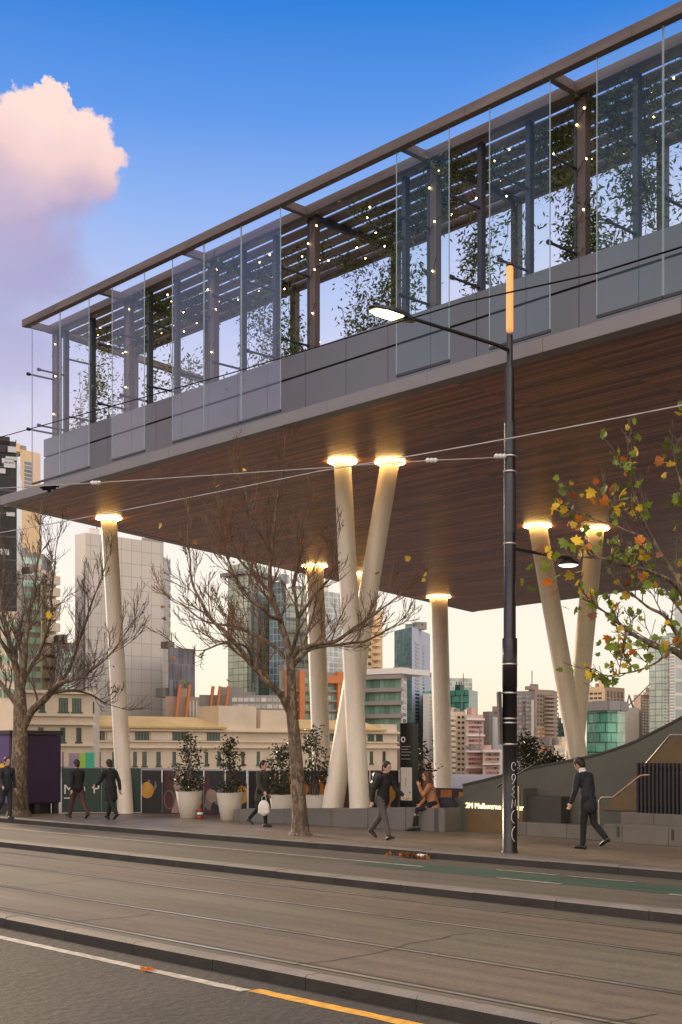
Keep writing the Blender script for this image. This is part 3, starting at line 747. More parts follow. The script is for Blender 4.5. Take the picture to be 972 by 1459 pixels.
street_tree(tA, 37.0, [(27, 1120, 0, .24), (28, 1080, 0, .225), (29, 1045, 0, .21), (29, 1015, 0, .2), (28, 985, 0, .17)], [
    [(28, 990, 0, .13), (24, 955, .1, .105), (16, 925, .2, .08), (8, 890, .5, .06), (3, 850, .8, .042), (8, 800, 1.0, .03)],
    [(29, 990, 0, .12), (34, 950, -.2, .095), (38, 905, -.4, .072), (44, 860, -.5, .055), (52, 815, -.4, .038), (57, 770, -.3, .025)],
    [(30, 1040, 0, .13), (45, 1015, -.2, .105), (62, 995, -.4, .085), (84, 975, -.6, .066), (108, 968, -.8, .052), (130, 955, -1.0, .04), (160, 930, -1.0, .028), (178, 905, -1, .02)],
    [(40, 1022, -.1, .09), (68, 993, .4, .07), (95, 960, .8, .055), (112, 915, 1.0, .042), (128, 870, 1.2, .03), (142, 830, 1.3, .02)],
    [(66, 988, .3, .06), (100, 985, .7, .045), (125, 988, 1.0, .03), (150, 1002, 1.1, .02)],
    [(29, 1010, 0, .1), (10, 985, .1, .08), (-12, 960, .3, .06), (-40, 930, .5, .04)],
    [(28, 975, 0, .1), (40, 955, .6, .07), (58, 925, 1.0, .052), (70, 890, 1.2, .04), (74, 845, 1.3, .03), (78, 800, 1.4, .02)],
    [(20, 935, .2, .06), (-5, 905, -.4, .045), (-20, 860, -.8, .03), (-15, 800, -1, .02)]],
    'bare plane tree leaning rightwards beside the purple shed', 21, leaves=[(70, 877, 1, .22), (92, 916, 3, .17)], seeds=110, maxl=3, len0=1.55, nk=(4, 5), nsec=9)
tB = onz(428, 1190)
street_tree(tB, 29.1, [(427, 1160, 0, .175), (425, 1120, 0, .155), (422, 1080, 0, .145), (419, 1045, 0, .14), (416, 1015, 0, .13), (415, 980, 0, .115), (414, 950, 0, .105), (413, 935, 0, .1)], [
    [(417, 1022, 0, .085), (405, 1000, -.2, .078), (385, 975, -.5, .07), (362, 950, -.7, .062), (345, 930, -.8, .056), (325, 905, -1.0, .047), (305, 885, -1.1, .04), (285, 855, -1.2, .03), (272, 815, -1.2, .022), (268, 775, -1.2, .014)],
    [(413, 940, 0, .085), (408, 915, .1, .08), (400, 890, .2, .072), (392, 860, .3, .062), (385, 830, .4, .05), (387, 790, .5, .04), (392, 750, .5, .03), (396, 705, .6, .02), (400, 665, .6, .012)],
    [(413, 945, 0, .06), (395, 925, .5, .05), (370, 908, .8, .042), (345, 897, 1.0, .036), (318, 890, 1.2, .03), (285, 880, 1.4, .022), (258, 862, 1.5, .015)],
    [(416, 940, 0, .06), (428, 925, -.3, .055), (450, 918, -.6, .05), (478, 912, -.9, .044), (505, 895, -1.1, .036), (530, 878, -1.3, .028), (552, 862, -1.4, .018)],
    [(414, 955, 0, .055), (430, 935, .5, .048), (455, 920, .9, .042), (490, 918, 1.2, .034), (525, 910, 1.5, .026), (560, 893, 1.7, .018)],
    [(413, 935, 0, .05), (425, 900, -.5, .045), (424, 860, -.8, .038), (418, 835, -.9, .032), (425, 800, -1.0, .025), (432, 760, -1.1, .017)],
    [(390, 850, .3, .042), (370, 828, .7, .036), (348, 805, 1.0, .03), (330, 780, 1.1, .022), (318, 745, 1.2, .015)],
    [(400, 885, .1, .045), (375, 870, -.7, .036), (355, 850, -1.0, .03), (335, 820, -1.3, .022), (322, 790, -1.4, .015)],
    [(426, 880, -.5, .04), (446, 850, .2, .034), (468, 825, .5, .026), (478, 790, .7, .018)],
    [(362, 950, -.7, .036), (350, 920, -1.6, .03), (320, 918, -2, .024), (290, 925, -2.2, .016)],
    [(387, 790, .5, .03), (370, 760, .1, .024), (355, 725, -.2, .016), (348, 700, -.3, .01)]],
    'bare plane tree in the middle of the footpath with a few last leaves', 5,
    leaves=[(310, 693, 2, .12), (229, 749, 1, .15), (278, 773, 3, .11), (363, 708, 2, .11), (348, 669, 1, .11), (232, 865, 3, .12), (234, 882, 3, .12), (248, 938, 2, .13), (326, 971, 0, .15), (263, 971, 0, .12), (454, 683, 2, .12),
            (581, 796, 1, .15), (605, 818, 1, .13), (604, 826, 1, .12), (537, 816, 2, .14), (514, 838, 0, .12), (430, 771, 2, .12), (421, 945, 2, .11), (468, 834, 2, .17), (458, 770, 3, .12)],
    seeds=30, maxl=3, len0=1.25, tw='twigwarm', nk=(4, 5), nsec=8)
tC = onz(1040, 1232)
def lbox(p, rng): return True
street_tree(tC, 20.6, [(1040, 1180, 0, .2), (1036, 1120, 0, .18), (1030, 1060, 0, .17), (1022, 1005, 0, .16), (1010, 970, 0, .14)], [
    [(1010, 975, 0, .07), (985, 945, -.1, .058), (958, 926, -.3, .05), (930, 920, -.4, .042), (905, 908, -.5, .032), (880, 888, -.6, .024), (862, 872, -.7, .014)],
    [(985, 945, 0, .045), (968, 905, .3, .038), (950, 880, .5, .03), (925, 862, .8, .022), (900, 845, 1.0, .014)],
    [(1010, 970, 0, .085), (995, 910, .1, .07), (978, 860, .2, .056), (958, 815, .1, .046), (938, 780, 0, .036), (918, 742, -.1, .026), (905, 700, -.1, .016), (898, 672, -.1, .009)],
    [(978, 855, .2, .045), (950, 825, -.5, .034), (912, 812, -.9, .026), (875, 800, -1.2, .018), (842, 795, -1.4, .011)],
    [(1015, 950, 0, .08), (1010, 880, .4, .06), (1000, 800, .8, .045), (985, 730, 1.0, .032), (968, 680, 1.1, .02)],
    [(938, 782, 0, .026), (900, 758, .6, .018), (868, 745, .9, .012), (845, 735, 1, .008)],
    [(958, 926, -.3, .022), (935, 945, -.8, .016), (905, 955, -1.1, .012), (880, 962, -1.3, .008)]],
    'plane tree at the right edge still holding green and orange leaves', 9, leafn=400, seeds=16, maxl=3, len0=.85, nk=(3, 4), nsec=6,
    leaves=[(908, 643, 1, .19), (897, 664, 1, .18), (939, 657, 2, .19), (956, 662, 1, .19), (925, 669, 3, .14), (946, 677, 1, .13), (842, 702, 1, .19), (862, 698, 0, .19), (846, 712, 2, .2), (862, 714, 2, .19), (885, 702, 1, .22), (889, 709, 0, .24), (901, 708, 0, .2),
            (922, 722, 0, .22), (920, 735, 0, .17), (817, 747, 1, .15), (823, 733, 2, .12), (804, 773, 0, .24), (832, 775, 0, .15), (886, 733, 0, .13), (745, 829, 0, .15), (754, 807, 0, .18), (757, 841, 0, .17), (778, 808, 0, .22), (794, 820, 0, .2), (781, 829, 2, .2),
            (790, 843, 2, .16), (848, 784, 0, .18), (790, 795, 0, .18), (812, 820, 1, .19), (968, 578, 0, .2), (967, 588, 1, .16), (806, 865, 0, .14), (820, 869, 0, .16), (854, 917, 0, .13), (869, 922, 0, .17), (926, 937, 1, .17), (896, 943, 0, .17), (855, 962, 0, .11), (852, 933, 0, .1), (833, 948, 1, .12), (878, 934, 0, .12), (912, 957, 2, .1), (908, 950, 3, .1)])

# ============================================================= PLAZA: bench, planters, sign, shed, hoardings
bl_ = onz(333, 1170.5); br_ = onz(634, 1186)
bd = (br_ - bl_).normalized(); bn = Vector((-bd.y, bd.x, 0))
def benchz(t): return .33 + (.57 - .33) * t
b = MB(); nseg = 6
for i in range(nseg):
    t0, t1 = i / nseg, (i + 1) / nseg; Lb = (br_ - bl_).length
    p0 = bl_.lerp(br_, t0) + bd * .006; p1 = bl_.lerp(br_, t1) - bd * .006; q0 = p0 + bn * .75; q1 = p1 + bn * .75
    z0, z1 = benchz(t0), benchz(t1)
    b.add([p0, p1, q1, q0, p0 + UP * z0, p1 + UP * z1, q1 + UP * z1, q0 + UP * z0], [(3, 2, 1, 0), (4, 5, 6, 7), (0, 1, 5, 4), (1, 2, 6, 5), (2, 3, 7, 6), (3, 0, 4, 7)])
bevel(tag(b.build('stone_bench', M['bench']), 'long low grey stone bench wall behind the middle tree', 'bench'), .012)
def planter(px, py, rt_, rb, h, label, slabel, sh, sw, seed, z0=.0, nl=900):
    p = onz(px, py, 0)
    b = MB(); b.lathe(p, [(rb * .9, .0), (rb, .02), (rt_, h), (rt_ - .04, h), (rt_ - .05, h - .06)], 32)
    pl = empty('planter', p); tag(pl, label, 'planter', 'tapered cream planters'); b.build('pot', M['pot'], pl)
    b = MB(); b.lathe(p, [(rt_ - .048, h - .07), (rt_ * .5, h - .04), (0, h - .03)], 24); b.build('soil', M['soil'], pl)
    rng = random.Random(seed)
    s = empty('shrub', p + UP * (h - .04)); tag(s, slabel, 'shrub', 'evergreen shrubs in planters')
    sb = MB(); lf = MB()
    for k in range(5):
        q = p + UP * (h - .08) + Vector((rng.gauss(0, .05), rng.gauss(0, .05), 0)); pts = [q.copy()]
        for j in range(5):
            q = q + Vector((rng.gauss(0, .06), rng.gauss(0, .06), sh / 5.6)); pts.append(q.copy())
        sb.tube(pts, [.018, .016, .013, .01, .007, .004], 5, caps=False)
    cl = []
    for k in range(26):
        t = rng.random(); w = sw * (math.sin(math.pi * min(1, .2 + t * .75)) ** .8) * rng.uniform(.35, 1.0); a = rng.uniform(0, 6.28)
        c_ = p + UP * (h + .1 + sh * t * .92) + Vector((math.cos(a) * w, math.sin(a) * w, 0)); cl.append(c_)
        sb.tube([p + UP * (h + .1 + sh * t * .6), c_], [.008, .003], 3, caps=False)
    for k in range(nl):
        c_ = rng.choice(cl); leaf_quad(lf, c_ + Vector((rng.gauss(0, .085), rng.gauss(0, .085), rng.gauss(0, .085))), rng.uniform(.07, .13), 0, rng)
    sb.build('stems', M['twig'], s); lf.build('foliage', M['shrub'], s)
planter(270, 1166, .385, .255, .76, 'tapered cream planter left of the bench, farther from the bench', 'dark glossy shrub in the leftmost cream planter', 1.55, .42, 31)
planter(328, 1169, .375, .255, .76, 'tapered cream planter touching the left end of the bench', 'dark glossy shrub in the planter at the left end of the bench', 1.45, .40, 32)
planter(403, 1172, .36, .25, .74, 'tapered cream planter behind the bench, left of the middle tree trunk', 'dark glossy shrub left of the middle tree trunk', 1.35, .4, 33)
planter(452, 1173, .36, .25, .74, 'tapered cream planter behind the bench between tree trunk and white column', 'tall dark shrub between tree trunk and white column', 1.75, .48, 34)

# information totem
tp = onz(570, 1174); tp.z = 0
tz = empty('information_totem', tp); tag(tz, 'tall black information totem with white lower panel behind the bench', 'sign')
b = MB(); b.span(tp.x, tp.x + .47, tp.y, tp.y + .2, 0, 2.62); bevel(b.build('casing', M['totem'], tz), .006)
b = MB(); b.span(tp.x + .035, tp.x + .435, tp.y - .008, tp.y - .001, .62, 1.47); mp_ = b.build('map_panel', M['totemwhite'], tz)
b = MB(); b.span(tp.x + .2, tp.x + .225, tp.y - .012, tp.y - .009, .98, 1.18); b.span(tp.x + .2, tp.x + .25, tp.y - .012, tp.y - .009, 1.17, 1.19); b.build('print', M['textgrey'], mp_)
b = MB(); b.ball((tp.x + .36, tp.y - .01, .83), (.022, .003, .022)); b.build('print', M['hoardgreen'], mp_)
b = MB(); b.torus((0, 0, 0), .06, .018, 20, 6); o = b.build('emblem', M['signwhite'], tz, local=True); o.location = (.12, -.004, 2.19); o.rotation_euler = (R(90), 0, 0); o.scale = (1, 1, .2)
for k, (z, w) in enumerate(((2.0, .34), (1.93, .26), (1.86, .36), (1.78, .3), (1.68, .33))):
    b = MB(); b.span(tp.x + .05, tp.x + .05 + w, tp.y - .005, tp.y - .001, z, z + .018); b.build('text_line', M['textgrey'], tz)

# site shed
sc_ = onz(15, 1161.5); sx1, sy = sc_.x, sc_.y; r_ = ray(87, HY); sy1 = r_.y * (sx1 / r_.x)
shed = empty('site_shed', (sx1 - 1.2, (sy + sy1) / 2, 0)); tag(shed, 'purple panelled site shed behind the left tree', 'shed')
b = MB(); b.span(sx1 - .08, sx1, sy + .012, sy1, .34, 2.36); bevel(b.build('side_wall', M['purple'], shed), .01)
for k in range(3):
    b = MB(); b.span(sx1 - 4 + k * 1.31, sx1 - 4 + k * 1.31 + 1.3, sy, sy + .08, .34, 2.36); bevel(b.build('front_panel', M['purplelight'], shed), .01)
b = MB(); b.span(sx1 - 4.0, sx1 - .09, sy + .09, sy1 - .01, .3, 2.36); b.build('inner_wall', M['shedtrim'], shed)
b = MB(); b.span(sx1 - 4.05, sx1 + .05, sy - .05, sy1 + .05, 2.365, 2.50); bevel(b.build('roof_trim', M['shedtrim'], shed), .01)
for y in (sy + .15, (sy + sy1) / 2, sy1 - .2): b = MB(); b.span(sx1 - .2, sx1 - .05, y, y + .15, 0, .33); b.build('foot', M['shedtrim'], shed)
b = MB(); b.span(sx1 - 3.9, sx1 - .25, sy + .2, sy1 - .2, .0, .298); b.build('skirt', M['murals'][0], shed)

# hoardings
hp0 = onz(88, 1158.5); hp1 = onz(201, 1158)
hd_ = (hp1 - hp0).normalized(); hn = Vector((-hd_.y, hd_.x, 0))
if hn.dot(FW) < 0: hn = -hn
hg = empty('hoarding', (hp0 + hp1) / 2); tag(hg, 'dark green hoarding lettered MQ with a teal banner above it', 'hoarding')
def hpanel(b, p0, d, s0, s1, z0, z1, th=.05, mi=0, out=0.0):
    a = p0 + d * s0 - hn * out; c = p0 + d * s1 - hn * out
    vs = [a + UP * z0, c + UP * z0, c + hn * th + UP * z0, a + hn * th + UP * z0, a + UP * z1, c + UP * z1, c + hn * th + UP * z1, a + hn * th + UP * z1]
    b.add(vs, [(3, 2, 1, 0), (4, 5, 6, 7), (0, 1, 5, 4), (1, 2, 6, 5), (2, 3, 7, 6), (3, 0, 4, 7)], mi)
HL = (hp1 - hp0).length
for i in range(2):
    b = MB(); hpanel(b, hp0, hd_, HL * i / 2 + .005, HL * (i + 1) / 2 - .005, 0.02, 1.36); b.build('panel', M['hoardgreen'], hg)
b = MB(); hpanel(b, hp0, hd_, .2, .5, 1.37, 1.82, .04, 0, -.1); b.build('banner', M['mauve'], hg)
b = MB(); hpanel(b, hp0, hd_, .502, .7, 1.37, 1.82, .04, 0, -.1); b.build('banner', M['lime'], hg)
b = MB(); hpanel(b, hp0, hd_, .702, .92 * 1.05, 1.37, 1.84, .04, 0, -.1); b.build('banner', M['teal'], hg)
b = MB()
for s_ in (.9,): hpanel(b, hp0, hd_, .0, .03, 1.3, 1.86, .03, 0, -.18)
b.build('banner_pole', M['shedtrim'], hg)
glyphs('lettering', 'MQ', .42, M['signwhite'], hg, hp0 + hd_ * .05 - hn * .008 + UP * .58, hd_, UP)
glyphs('lettering', 'P', .40, M['signwhite'], hg, hp0 + hd_ * 0.93 * 1.0 - hn * .008 + UP * .6, hd_, UP)
b = MB(); hpanel(b, hp0, hd_, .07, .42, .44, .47, .004, 0, .006); b.build('lettering', M['signwhite'], hg)
# mural hoarding, row of painted panels
mp0 = onz(202, 1158.5); mp1 = onz(352, 1162); mp2 = onz(610, 1158)
def mural(p0, p1, n, label, seed, h=1.3):
    rng = random.Random(seed); d = (p1 - p0).normalized(); Lm = (p1 - p0).length
    rt = empty('mural_hoarding', (p0 + p1) / 2); tag(rt, label, 'hoarding', 'painted hoardings')
    for i in range(n):
        a = p0 + d * (Lm * i / n + .004); w = Lm / n - .008
        b = MB(); vs = [a, a + d * w, a + d * w + hn * .05, a + hn * .05]; vs = vs + [v + UP * h for v in vs]
        b.add(vs, [(3, 2, 1, 0), (4, 5, 6, 7), (0, 1, 5, 4), (1, 2, 6, 5), (2, 3, 7, 6), (3, 0, 4, 7)]); pn = b.build('panel', M['murals'][0], rt)
        b = MB()
        off = -.004
        for k in range(4):
            mi = rng.choice((1, 2, 3, 3, 4, 5, 0)); off -= .0015; kind = rng.random()
            if kind < .35:      # slanted slab of colour
                x0 = rng.uniform(0, .55) * w; ww = rng.uniform(.18, .45) * w; sl = rng.uniform(-.25, .25) * w
                q = [(x0, 0.03), (min(w, x0 + ww), .03), (min(w, max(0, x0 + ww + sl)), h - .02), (min(w, max(0, x0 + sl)), h - .02)]
            elif kind < .7:     # big disc
                cx, cz, r = rng.uniform(.2, .8) * w, rng.uniform(.2, .8) * h, rng.uniform(.12, .3)
                q = [(min(w, max(0, cx + r * math.cos(t * .314))), min(h - .02, max(.02, cz + r * math.sin(t * .314)))) for t in range(20)]
            else:
                cx, cz = rng.uniform(.2, .8) * w, rng.uniform(.2, .6) * h
                q = [(min(w, max(0, cx + x)), min(h, max(.02, cz + z))) for x, z in ((-.15, -.2), (.05, -.3), (.2, .1), (.1, .35), (-.05, .3))]
            b.add([a + d * x + hn * off + UP * z for x, z in q], [tuple(range(len(q)))], mi)
        b.build('painted_shape', M['murals'], pn)
        b = MB(); hpn = a + d * (w + .003); b.add([hpn - hn * .03 + UP * (h - .36) - d * .02, hpn - hn * .03 + UP * (h - .36) + d * .02, hpn - hn * .03 + UP * (h + .02) + d * .02, hpn - hn * .03 + UP * (h + .02) - d * .02,
                                                                 hpn + UP * (h - .36) - d * .02, hpn + UP * (h - .36) + d * .02, hpn + UP * (h + .02) + d * .02, hpn + UP * (h + .02) - d * .02],
                                                                [(0, 1, 2, 3), (7, 6, 5, 4), (0, 4, 5, 1), (1, 5, 6, 2), (2, 6, 7, 3), (3, 7, 4, 0)]); b.build('batten', M['signwhite'], rt)
    return rt
ml = mural(mp0, mp1, 5, 'painted hoarding of dark and orange shapes behind the two left planters', 6)
# looping ring motif
b = MB(); d_ = (mp1 - mp0).normalized(); c_ = mp0 + d_ * ((mp1 - mp0).length * .27) - hn * .012 + UP * .42
ring = [c_ + d_ * .17 * math.cos(t) + UP * .27 * math.sin(t) for t in [k * .3 for k in range(22)]] + [c_ + d_ * (.2 + .05 * k) + UP * (.24 + .03 * k) for k in range(6)]
b.tube(ring, .02, 6); b.build('painted_shape', M['murals'][2], ml)
mural(mp1 + (mp1 - mp0).normalized() * .05, mp2, 6, 'painted hoarding of orange and black shapes behind the bench and white columns', 17)
b = MB(); w0 = onz(650, 1152); b.box((w0.x, w0.y, .33), (3.4, .06, .66), 0, 0); b.box((w0.x - .4, w0.y - .034, .4), (.5, .004, .4), 0, 1); b.box((w0.x + .5, w0.y - .034, .3), (.7, .004, .5), 0, 2)
tag(b.build('mural_hoarding', [M['murals'][3], M['murals'][1], M['murals'][4]]), 'painted hoarding right of the slim rear column above the stone ramp', 'hoarding', 'painted hoardings')
# red barrier lamps at the foot of the hoarding
for px, lb in ((285, 'small red barrier light stack at the foot of the painted hoarding'),):
    p = onz(px, 1167); b = MB()
    for k in range(3): b.lathe(p + UP * (.02 + k * .1), [(.0, 0), (.08, 0), (.085, .03), (.07, .07), (0, .08)], 12, k % 2)
    tag(b.build('barrier_light', [M['redlamp'], M['signwhite']]), lb, 'barrier light')

# ============================================================= RAMP, steps, glowing sign
RY = 23.5
rp = empty('curved_ramp', (-17.5, RY, 0)); tag(rp, 'green grey clad ramp wall sweeping up to the right', 'ramp wall')
top = [(-20.81, 1.05), (-20.1, 1.19), (-19.49, 1.32), (-18.66, 1.50), (-17.9, 1.62), (-17.28, 1.72), (-16.8, 1.82), (-16.35, 1.94), (-15.9, 2.08), (-15.46, 2.27), (-15.1, 2.42), (-14.75, 2.58), (-13.8, 3.05), (-12.6, 3.5), (-9, 4.3), (-2, 5)]
b = MB(); b.wallprofile([(-20.81, .0)] + top[:1] + top[1:] + [(-2, 0)], RY, RY + .5)
b.build('wall', M['ramp'], rp)
b = MB()
for (x0, z0), (x1, z1) in zip(top, top[1:]): b.add([(x0, RY - .03, z0 + .003), (x1, RY - .03, z1 + .003), (x1, RY + .5, z1 + .003), (x0, RY + .5, z0 + .003), (x0, RY - .03, z0 + .05), (x1, RY - .03, z1 + .05), (x1, RY + .5, z1 + .05), (x0, RY + .5, z0 + .05)],
      [(3, 2, 1, 0), (4, 5, 6, 7), (0, 1, 5, 4), (2, 3, 7, 6)])
b.build('capping', M['rampdark'], rp)
# lower sign wall in front of the ramp, with sloping top
b = MB(); b.wallprofile([(-21.1, 0), (-21.1, .62), (-20.3, .86), (-19.4, 1.05), (-18.55, 1.05), (-18.55, 0)], RY - .5, RY - .005); b.build('sign_wall', M['ramp'], rp)
b = MB(); b.span(-18.54, -17.6, RY - .35, RY - .01, .30, .88); b.build('dark_recess', M['rampdark'], rp)
b = MB(); b.span(-20.2, -18.56, RY - .52, RY - .503, .0, .49); b.build('bronze_panel', M['alcove'], rp)
b = MB(); b.span(-21.06, -20.45, RY - .52, RY - .503, .0, .49); b.build('dark_panel', M['rampdark'], rp)
b = MB(); b.wallprofile([(-16.7, .62), (-15.55, 1.72), (-14.9, 2.2), (-12.5, 2.35), (-12.5, .62)], RY - .04, RY - .006); b.build('bronze_lining', M['alcove'], rp)
sg0 = ony(664, 1151, RY - .5)
glyphs('sign_lettering', '2M Melbourne Quarter', .182, M['signglow'], rp, sg0 + Vector((0, -.012, 0)), (1, 0, 0), UP, .01)
b = MB(); p_ = ony(757, 1144, RY - .02); b.add([p_ + Vector((x, -.02, z)) for x, z in ((-.11, -.02), (-.03, .1), (.02, .03), (.1, .09), (.11, -.04), (.02, -.11), (-.05, -.1))], [tuple(range(7))]); b.build('sign_mark', M['signglowgold'], rp)
# steps
st = empty('stone_steps', (-15.5, RY - .8, 0)); tag(st, 'low tan stone retaining steps in front of the ramp', 'steps')
b = MB(); b.span(-18.5, -9, RY - .75, RY - .36, 0, .30); bevel(b.build('lower_course', M['stepstone'], st), .012)
b = MB(); b.span(-15.95, -9, RY - 1.05, RY - .752, 0, .38); bevel(b.build('front_course', M['stepstone'], st), .012)
b = MB(); b.span(-15.75, -9, RY - .74, RY - .36, .302, .62); bevel(b.build('upper_course', M['stepstone'], st), .012)
for x in (-15.6, -14.3, -13.0): b = MB(); b.span(x - .03, x + .03, RY - 1.058, RY - 1.052, .12, .34); b.build('step_light', M['rampdark'], st)
def handrail(pts, label):
    b = MB(); b.tube(pts, .024, 8); o = b.build('handrail', M['handrail']); tag(o, label, 'handrail', 'steel handrails'); return o
y_ = RY - .9
handrail([ony(*p, y_) for p in ((854, 1175), (854, 1140), (858, 1136), (874, 1136), (913, 1105), (926, 1104))], 'short bent handrail rising beside the walking man')
handrail([ony(*p, RY - .3) for p in ((913, 1097), (938, 1068), (955, 1047), (972, 1047), (1010, 1047))], 'long handrail climbing above the bronze alcove')
handrail([ony(*p, RY - .45) for p in ((659, 1187), (659, 1138), (660, 1134))], 'pale post handrail at the left end of the glowing sign')
handrail([ony(*p, RY - .53) for p in ((739, 1166), (739, 1120))], 'pale rail end just right of the lamp pole')
b = MB(); b.tube([ony(*p, RY - .45) for p in ((662, 1134), (692, 1134), (716, 1116), (760, 1090))], .02, 6); tag(b.build('handrail', M['darkpost']), 'thin dark handrail following the ramp edge above the sign', 'handrail', 'steel handrails')
sf = empty('slat_fence', (-14.9, RY - .62, .6)); tag(sf, 'dark vertical slat fence at the right edge', 'fence')
for k in range(60):
    x = -15.42 + k * .095
    b = MB(); b.span(x, x + .05, RY - .66, RY - .6, .62, 1.66); b.build('slat', M['slat'], sf)
b = MB(); b.span(-15.45, -9.6, RY - .59, RY - .57, .70, .76); b.span(-15.45, -9.6, RY - .59, RY - .57, 1.5, 1.56); b.build('rail', M['slat'], sf)
# leaf litter at the kerb, fallen leaves
rng = random.Random(3); b = MB(); c_ = Vector((ony(590, 1217, 17.86).x, 17.93, -.14))
for k in range(90): maple(b, c_ + Vector((rng.gauss(0, .22), -abs(rng.gauss(0, .07)) - .08 + .0, .02 + rng.random() * .06)), rng.uniform(.05, .1), rng.choice((0, 0, 0, 1)), rng)
o = b.build('leaf_litter', [M['leafbrown'], M['leaforange']]); o['kind'] = 'stuff'
b = MB(); 
p = Vector((ony(600, 1217, 17.86).x, 17.84, -.14)); b.ball(p + UP * .05, (.1, .06, .05), 0, 10, 6); b.box(p + UP * .06 + RT * .06, (.12, .08, .05), .4)
tag(b.build('crumpled_paper', M['signwhite']), 'crumpled white paper in the leaves at the kerb', 'litter')
for px, py, z, lb, mi in ((210, 1383.5, -.42, 'single orange leaf lying on the white road line', 'leaforange'),):
    b = MB()
    for k in range(3): maple(b, onz(px + k * 6 - 6, py, z) + UP * .02, .075, 0, random.Random(60 + k))
    tag(b.build('fallen_leaf', M[mi]), lb, 'leaf')
# dark hedge plants beyond the ramp
def bush(px, py0, py1, wpx, D, label, seed, n=900):
    rng = random.Random(seed); sc = D / F; base = atd(px, py1, D); h = (py1 - py0) * sc; w = wpx * sc / 2
    rt = empty('bush', Vector((base.x, base.y, 0))); tag(rt, label, 'bush'); lf = MB(); sb = MB(); cl = []
    for k in range(22):
        t = rng.random(); q = base + UP * (h * t) + RT * rng.uniform(-w, w) * (1 - .55 * t) + FW * rng.uniform(-.5, .5); cl.append(q)
        sb.tube([Vector((base.x, base.y, 0)), Vector((base.x + (q.x - base.x) * .4, base.y + (q.y - base.y) * .4, q.z * .6)), q], [.03, .015, .005], 4, caps=False)
    for k in range(n):
        c = rng.choice(cl); leaf_quad(lf, c + Vector((rng.gauss(0, .16), rng.gauss(0, .16), rng.gauss(0, .14))), rng.uniform(.1, .2), 0, rng)
    sb.build('stems', M['twig'], rt); lf.build('foliage', M['hedge'], rt)
bush(753, 1052, 1110, 36, 40, 'dark bush standing behind the ramp wall, right of the lamp pole', 41)
bush(785, 1078, 1112, 50, 41, 'low dark bush trailing behind the ramp wall near the slanted column', 42, 800)
bush(602, 1062, 1150, 22, 38, 'small dark bush behind the black totem', 43, 500)

# ============================================================= PEOPLE
def skin(name, chains, voxel, m, parent, smooth=2):
    """union of tapered limbs and masses fused into one continuous surface"""
    b = MB()
    for ch in chains:
        if ch[0] == 'ball': b.ball(ch[1], ch[2], 0, 14, 10); continue
        pts = [Vector(p) for p, r in ch]; rs = [r for p, r in ch]
        P = []; Q = []
        d0 = (pts[1] - pts[0]).normalized(); d1 = (pts[-1] - pts[-2]).normalized()
        for a in (90, 60, 30): P.append(pts[0] - d0 * rs[0] * math.sin(R(a))); Q.append(max(.001, rs[0] * math.cos(R(a))))
        P += pts; Q += rs
        for a in (30, 60, 90): P.append(pts[-1] + d1 * rs[-1] * math.sin(R(a))); Q.append(max(.001, rs[-1] * math.cos(R(a))))
        b.tube(P, Q, 12)
    t = b.build(name, m, base=(0, 0, 0))
    md = t.modifiers.new('fuse', 'REMESH'); md.mode = 'VOXEL'; md.voxel_size = voxel; md.use_smooth_shade = True
    ms = t.modifiers.new('soft', 'SMOOTH'); ms.iterations = smooth; ms.factor = .5
    dg = bpy.context.evaluated_depsgraph_get(); me = bpy.data.meshes.new_from_object(t.evaluated_get(dg))
    old = t.data; bpy.data.objects.remove(t); bpy.data.meshes.remove(old)
    for p in me.polygons: p.use_smooth = True
    me.materials.clear(); me.materials.append(m); me.name = name
    o = bpy.data.objects.new(name, me); col.objects.link(o); o.parent = parent
    return o
V3 = lambda x, y, z: Vector((x, y, z))
def joints(pose):
    J = {}
    lean = R(pose.get('lean', 4)); hz = pose.get('hip', .92); J['hip'] = V3(0, 0, hz)
    def sp(h, dy=0.0, fwd=0.0):
        return J['hip'] + V3(math.sin(lean) * h + math.cos(lean) * fwd, dy, math.cos(lean) * h - math.sin(lean) * fwd)
    J['waist'] = sp(.17); J['chest'] = sp(.36); J['neck'] = sp(.53); hl = R(pose.get('head', 0)) + lean
    J['head'] = J['neck'] + V3(math.sin(hl) * .16 + .015, 0, math.cos(hl) * .16)
    J['hl'] = hl
    for s, n in ((1, 'L'), (-1, 'R')):
        a, k = pose['leg' + n]; a = R(a); k = R(k); h = J['hip'] + V3(0, s * .09, -.02)
        kn = h + V3(math.sin(a), 0, -math.cos(a)) * .43; an = kn + V3(math.sin(a - k), 0, -math.cos(a - k)) * .41
        fp = R(pose.get('foot' + n, 0)); J['h' + n] = h; J['k' + n] = kn; J['a' + n] = an
        J['t' + n] = an + V3(math.cos(fp) * .16, s * .015, -.055 - math.sin(fp) * .16); J['e' + n] = an + V3(-.05 * math.cos(fp), 0, -.05 + math.sin(fp) * .05)
        sh = sp(.45, s * .185); a, k, out = pose['arm' + n]; a = R(a); k = R(k); o = R(out)
        el = sh + V3(math.sin(a), s * math.sin(o), -math.cos(a)) .normalized() * .28
        wr = el + V3(math.sin(a + k), s * math.sin(o) * .2, -math.cos(a + k)).normalized() * .25
        J['s' + n] = sh; J['b' + n] = el; J['w' + n] = wr
    return J
def shoe_chain(J, n): return [(J['e' + n], .04), (J['e' + n].lerp(J['t' + n], .45) + V3(0, 0, .012), .042), (J['t' + n], .032)]
